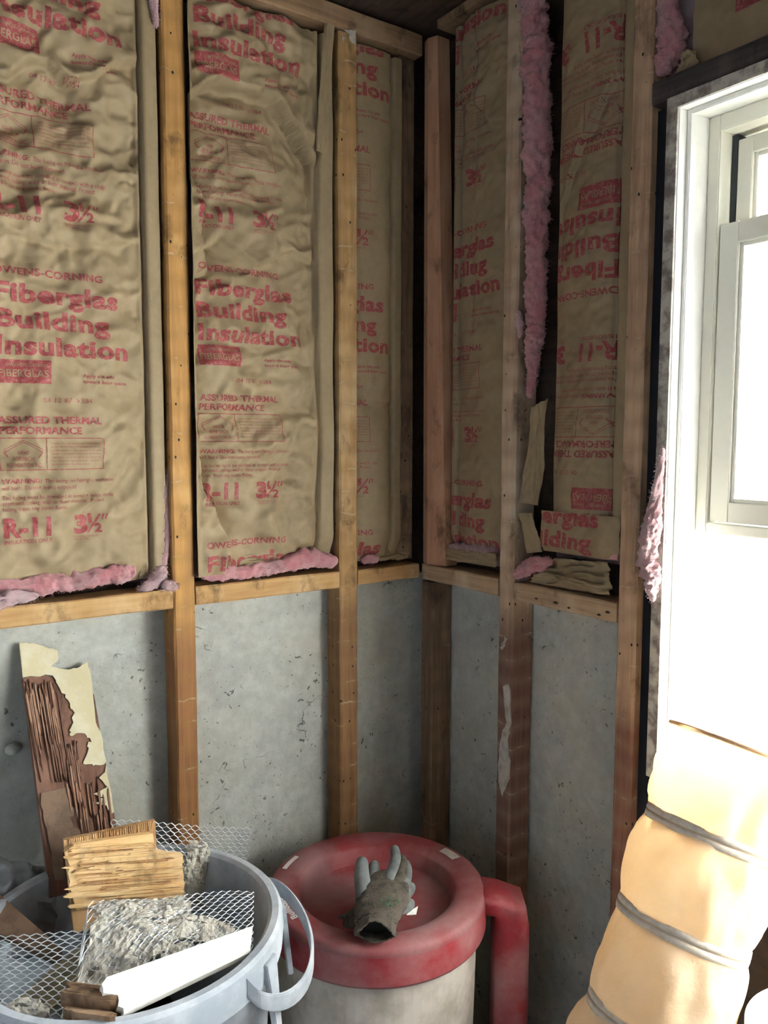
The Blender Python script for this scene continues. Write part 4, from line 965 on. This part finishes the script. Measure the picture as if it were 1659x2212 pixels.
# expanded metal lath with mortar
M['zinc'] = flat_mat('galvanised_wire', (.62, .66, .68), .42, .3, 60, .1, .0005, metal=.35, spec=.5)
M['mortar'] = flat_mat('mortar_grey', (.58, .55, .47), .95, .35, 26, .7, .004, c2=(.40, .38, .33), fine=160)
def mesh_holes(parent, surf, nu, nv_, name, r=.0009):
    # honeycomb: each strand alternates between touching its left and its right neighbour
    m = MB()
    for i in range(nu + 1):
        pts = []; sgn = 1 if i % 2 else -1
        for j in range(nv_ + 1):
            ph = 1 if j % 2 else -1
            for k, q in ((-.22, 1), (.22, 1)):
                a = np.clip((i + .5 * .88 * sgn * ph) / nu, 0, 1); c = (j + k) / nv_
                if 0 <= c <= 1: pts.append(surf(a, c))
        m.tube(pts, r, 4, cap=False)
    return m.build(name, M['zinc'], parent)
lt = tag(empty('metal_lath', tuple(at(430, 1950, 1, -.22))), 'bent sheet of galvanised wire lath with clinging mortar in the grey bin', 'lath', GD)
# back leaf: a standing sheet at the right rear of the bin
YB = -.175
c00, c10, c11, c01 = [at(x, y, 1, YB) for x, y in ((235, 1985), (532, 1985), (537, 1780), (240, 1768))]
def back_surf(a, c):
    p = (c00 * (1 - a) + c10 * a) * (1 - c) + (c01 * (1 - a) + c11 * a) * c
    return p + np.array([0, .012 * math.sin(a * 5 + 1) * (1 - c * .3) + .010 * math.sin(c * 4) - .03 * max(0, a - .85), 0])
mesh_holes(lt, back_surf, 36, 24, 'rear_mesh')
# front leaf: slopes from the middle of the bin down to the front
_TA = [0, .34, .365, .70, 1.0]; _TP = np.array([at(*p) for p in ((-60, 2012, 2, .760), (182, 2016, 2, .762), (193, 1952, 2, .785), (400, 1926, 2, .785), (548, 1930, 2, .768))])
_BA = [0, .34, .5, 1.0]; _BP = np.array([at(*p) for p in ((-60, 2226, 2, .70), (150, 2216, 2, .70), (290, 2150, 2, .722), (545, 2066, 2, .735))])
def front_surf(a, c):
    t_ = np.array([np.interp(a, _TA, _TP[:, k]) for k in range(3)]); b_ = np.array([np.interp(a, _BA, _BP[:, k]) for k in range(3)])
    return b_ * (1 - c) + t_ * c + np.array([0, 0, .012 * math.sin(a * 3.1) * math.sin(c * 3.1) + .005 * math.sin(a * 11 + c * 4)])
mesh_holes(lt, front_surf, 54, 22, 'front_mesh')
def mortar(parent, surf, outline, seed, name, t=.010, n=46, gate=-.05, base=.15):
    """lumpy mortar clinging to a leaf: patch of surf inside the outline (a,c polygon)"""
    A = np.array(outline); lo_, hi = A.min(0), A.max(0); m = MB(); na = n; nc = n
    us = np.linspace(lo_[0], hi[0], na); vs_ = np.linspace(lo_[1], hi[1], nc)
    def inside(x, y):
        s_ = False; k = len(A) - 1
        for i in range(len(A)):
            if (A[i][1] > y) != (A[k][1] > y) and x < (A[k][0] - A[i][0]) * (y - A[i][1]) / (A[k][1] - A[i][1] + 1e-12) + A[i][0]: s_ = not s_
            k = i
        return s_
    P0 = np.array(surf(.5, .5)); n_ = np.cross(np.array(surf(.6, .5)) - P0, np.array(surf(.5, .6)) - P0); n_ /= np.linalg.norm(n_)
    if n_ @ (CAM - P0) < 0: n_ = -n_
    cell = np.zeros((na - 1, nc - 1), bool)
    for i in range(na - 1):
        for j in range(nc - 1):
            x = (us[i] + us[i + 1]) / 2; y = (vs_[j] + vs_[j + 1]) / 2
            x += .03 * noise.noise(Vector((x * 9, y * 9, seed))) ; y += .03 * noise.noise(Vector((x * 9, y * 9, seed + 7)))
            hole = noise.noise(Vector((x * 16, y * 16, seed * 3.1)))
            cell[i, j] = inside(x, y) and hole > gate - .4
    top = {}; bot = {}
    def vid(i, j):
        if (i, j) not in top:
            p = np.array(surf(us[i], vs_[j])); v = Vector(p)
            h = t * min(.75, base + .7 * noise.noise(v * 40 + Vector((seed, 0, 0))) + .45 * noise.noise(v * 120) + .22 * noise.noise(v * 300))
            jit = Vector(noise.noise_vector(v * 150)) * .0012
            m.v.append(tuple(p + n_ * h + np.array(jit))); top[i, j] = len(m.v) - 1
            m.v.append(tuple(p - n_ * .003 + np.array(jit))); bot[i, j] = len(m.v) - 1
        return top[i, j], bot[i, j]
    for i in range(na - 1):
        for j in range(nc - 1):
            if not cell[i, j]: continue
            q = [vid(i, j), vid(i + 1, j), vid(i + 1, j + 1), vid(i, j + 1)]
            m.f.append(tuple(a for a, _ in q)); m.m.append(0); m.f.append(tuple(b_ for _, b_ in q)[::-1]); m.m.append(0)
            for (di, dj, e0, e1) in ((0, -1, 0, 1), (1, 0, 1, 2), (0, 1, 2, 3), (-1, 0, 3, 0)):
                a_, b_ = i + di, j + dj
                if not (0 <= a_ < na - 1 and 0 <= b_ < nc - 1 and cell[a_, b_]):
                    m.f.append((q[e0][0], q[e0][1], q[e1][1], q[e1][0])); m.m.append(0)
    return m.build(name, M['mortar'], parent, smooth=False)
mortar(lt, front_surf, [(.30, .05), (.5, .02), (.97, .0), (.99, .30), (.90, .52), (.74, .70), (.72, .97), (.40, .97), (.385, .60), (.33, .32)], 3, 'mortar', .0062, 90)
mortar(lt, front_surf, [(.08, .02), (.24, .0), (.27, .16), (.20, .28), (.10, .18)], 5, 'mortar', .008, 30)
mortar(lt, back_surf, [(.50, .55), (.54, .82), (.66, .80), (.72, .66), (.84, .50), (.86, .32), (.80, .15), (.50, .10)], 7, 'mortar', .008, 46, gate=-.1, base=.5)

def stick(name, label, quad, t, mat, cat, seed, rough_ends=True, dirv=None):
    q = [np.array(p, float) for p in quad]; r = random.Random(seed); n_ = np.cross(q[1] - q[0], q[3] - q[0]); n_ /= np.linalg.norm(n_)
    if n_ @ (CAM - q[0]) < 0: n_ = -n_
    k = 9; L = [q[0] * (1 - i / k) + q[3] * (i / k) for i in range(k + 1)]; R_ = [q[1] * (1 - i / k) + q[2] * (i / k) for i in range(k + 1)]
    d = q[1] - q[0]
    if rough_ends: L = [p - d * r.uniform(-.03, .06) for p in L]
    m = MB(); m.slab(L[::-1] + R_, -n_, t)
    return tag(m.build(name, mat, loc=tuple(q[0])), label, cat, GD)
M['white_board'] = flat_mat('white_trim_paint', (.82, .80, .72), .5, .1, 14, .15, .001, c2=(.70, .62, .45), thr=(.62, .75))
wb = [at(265, 2190, 2, .752), at(540, 2058, 2, .742), at(546, 2000, 2, .772), at(228, 2112, 2, .782)]
stick('trim_board', 'white painted trim board lying along the front rim of the grey bin', wb, .014, M['white_board'], 'board', 4)
M['raw_wood'] = wood_mat('split_stick', (.30, .19, .11), (.15, .085, .05), (.42, .30, .19), 17.0, holes=False, axis='x')
wood_ = tag(empty('splintered_stick', tuple(at(200, 2180, 2, .74))), 'short brown splintered stick at the front rim of the grey bin', 'stick', GD)
m = MB(); r_ = random.Random(5)
for i in range(14):
    y = 2122 + i * 4.6; x0 = r_.uniform(128, 150) + i * .6; x1 = 262 - i * 1.0 + r_.uniform(-8, 8); z = .755 + .012 * math.sin(i * .5)
    p = at(x0, y, 2, z); q = at(x1, y + 14 + r_.uniform(-4, 4), 2, z); d = q - p; s_ = np.cross(d, (0, 0, 1)); s_ /= np.linalg.norm(s_)
    m.slab([p, p + d * .1 + s_ * .003, p + d * .9 + s_ * .003, q, p + d * .9 - s_ * .003, p + d * .08 - s_ * .003], (0, 0, -1), r_.uniform(.012, .024))
m.build('splinters', M['raw_wood'], wood_)
M['cream_board'] = flat_mat('cream_board', (.47, .41, .27), .7, .2, 18, .3, .002)
stick('board_scrap', 'pale yellow board scrap lying under the front wire mesh', [at(15, 2175, 2, .672), at(185, 2030, 2, .72), at(235, 2075, 2, .70), at(95, 2190, 2, .668)], .012, M['cream_board'], 'board', 9)
stick('broken_plank', 'brown broken plank at the left edge, slanting into the grey bin', [at(-60, 1880, 2, .78), at(135, 2050, 2, .70), at(128, 2078, 2, .69), at(-70, 1985, 2, .74)], .014, M['tan_ply'], 'plank', 12)
# grey plastic sheet crumpled at the back left of the bin
M['sheet'] = flat_mat('grey_plastic_sheet', (.20, .215, .225), .35, .35, 10, .2, .001, spec=.5)
q = [at(-70, 2080, 1, -.16), at(112, 2060, 1, -.14), at(122, 1878, 1, -.055), at(-70, 1835, 1, -.06)]
tag(crumple('plastic_sheet', q, 15, .014, M['sheet'], 50), 'crumpled grey plastic sheet sticking out of the bin at the left edge', 'plastic sheet', GD)
# rubble filling the bin so that no floor shows
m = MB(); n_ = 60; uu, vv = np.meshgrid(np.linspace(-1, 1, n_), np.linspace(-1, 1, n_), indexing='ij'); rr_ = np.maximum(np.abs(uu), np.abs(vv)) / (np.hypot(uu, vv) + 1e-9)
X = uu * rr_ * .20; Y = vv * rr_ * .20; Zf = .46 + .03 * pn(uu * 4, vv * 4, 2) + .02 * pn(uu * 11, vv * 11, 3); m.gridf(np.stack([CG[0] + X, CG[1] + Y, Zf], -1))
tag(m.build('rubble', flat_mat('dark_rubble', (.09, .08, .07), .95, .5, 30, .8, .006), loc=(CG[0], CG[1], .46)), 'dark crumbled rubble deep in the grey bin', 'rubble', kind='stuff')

# ------------------------------------------------------------------ tan fabric duct standing before the window
def duct_mat():
    t = NT('tan_fabric'); v = t.coord(); n1 = t.noise(v, 14, 5, .6); n2 = t.noise(v, 220, 3, .6)
    c = t.mix(t.ramp(n1, .35, .7), (.80, .64, .45), (.72, .54, .35)); t.col(c); t.rough(.6)
    t.bump(t.math('ADD', t.noise(v, 26, 5, .6), t.math('MULTIPLY', n2, .1)), .4, .006)
    tl = t.n('ShaderNodeBsdfTranslucent'); tl.inputs[0].default_value = (.85, .66, .38, 1); mx = t.n('ShaderNodeMixShader'); mx.inputs[0].default_value = .3
    t.t.links.new(t.b.outputs[0], mx.inputs[1]); t.t.links.new(tl.outputs[0], mx.inputs[2]); t.t.links.new(mx.outputs[0], t.out.inputs[0]); return t.m
M['duct'] = duct_mat()
M['band'] = flat_mat('grey_band', (.68, .58, .46), .6, .2, 90, .3, .001)
M['rim'] = flat_mat('duct_rim', (.78, .46, .25), .6)
D1 = atd(1428, 2150, 1.08); D2 = atd(1592, 1612, 1.13); ax = D2 - D1; HL = np.linalg.norm(ax); ax /= HL
RD = .086
L0 = -D1[2] / ax[2]; base = D1 + ax * L0
LT = HL - L0                                            # length from the floor to the top rim
e1 = np.cross(ax, [0, 0, 1.0]); e1 /= np.linalg.norm(e1); e2 = np.cross(ax, e1)
du = tag(empty('fabric_duct', (base[0], base[1], 0)), 'wide tan fabric duct with grey bands leaning upright in front of the window', 'duct')
seg = .128; bands = []; s_ = LT - .125
while s_ > .1: bands.append(s_); s_ -= seg
def rad(s_, a):
    d = min(abs(s_ - b_) for b_ in bands); puff = .006 * (1 - math.exp(-(d / .03) ** 2))
    wr = .010 * noise.noise(Vector((math.cos(a) * 2.6, math.sin(a) * 2.6, s_ * 13))) + .005 * abs(noise.noise(Vector((math.cos(a) * 5, math.sin(a) * 5, s_ * 24))))
    return RD + puff + wr * min(1, d / .02)
m = MB(); ns = 150; ks = 90; vs = []
for i in range(ns + 1):
    s_ = .12 + (LT - .12) * i / ns
    for j in range(ks):
        a = 2 * math.pi * j / ks; r = rad(s_, a); vs.append(base + ax * s_ + (e1 * math.cos(a) + e2 * math.sin(a)) * r)
for j in range(ks):                                      # foot, cut level with the floor
    a = 2 * math.pi * j / ks; p = base + (e1 * math.cos(a) + e2 * math.sin(a)) * RD; vs.append(p + ax * ((.001 - p[2]) / ax[2]))
fs = [(i * ks + j, i * ks + (j + 1) % ks, (i + 1) * ks + (j + 1) % ks, (i + 1) * ks + j) for i in range(ns) for j in range(ks)]
fs += [((ns + 1) * ks + j, (ns + 1) * ks + (j + 1) % ks, (j + 1) % ks, j) for j in range(ks)]
m.add(vs, fs); m.build('fabric_sleeve', M['duct'], du, smooth=True)
for b_ in bands:
    m = MB()
    m.lathe([(RD - .001, -.010), (RD + .0015, -.0095), (RD + .0022, -.0015), (RD - .0005, -.0007), (RD - .0005, .0007), (RD + .0022, .0015), (RD + .0015, .0095), (RD - .001, .010)], (0, 0, 0), 72)
    m.v = [tuple(base + ax * (b_ + z) + e1 * x + e2 * y) for x, y, z in m.v]; m.build('band', M['band'], du, smooth=True)
m = MB(); m.tube([base + ax * LT + (e1 * math.cos(a) + e2 * math.sin(a)) * (RD + .005) for a in np.linspace(0, 2 * math.pi, 72, endpoint=False)], .003, 8, closed=True); m.build('top_hoop', M['rim'], du, smooth=True)

# pale bucket at the lower right corner
pb = atd(1815, 2246, .98); cb = np.array([pb[0], pb[1], 0])
bk = tag(empty('bucket', tuple(cb)), 'dusty white plastic bin just showing at the lower right corner', 'bin')
ZB = float(pb[2])
m = MB(); m.lathe([(0, .0), (.085, .0), (.100, ZB - .034), (.106, ZB - .032), (.106, ZB - .004), (.100, ZB), (.0, ZB)], cb, 64); o = m.build('shell', dusty('bucket_white', (.62, .66, .68), (.78, .78, .76), (.4, .6)), bk, smooth=True)
md = o.modifiers.new('e', 'EDGE_SPLIT'); md.split_angle = math.radians(35)
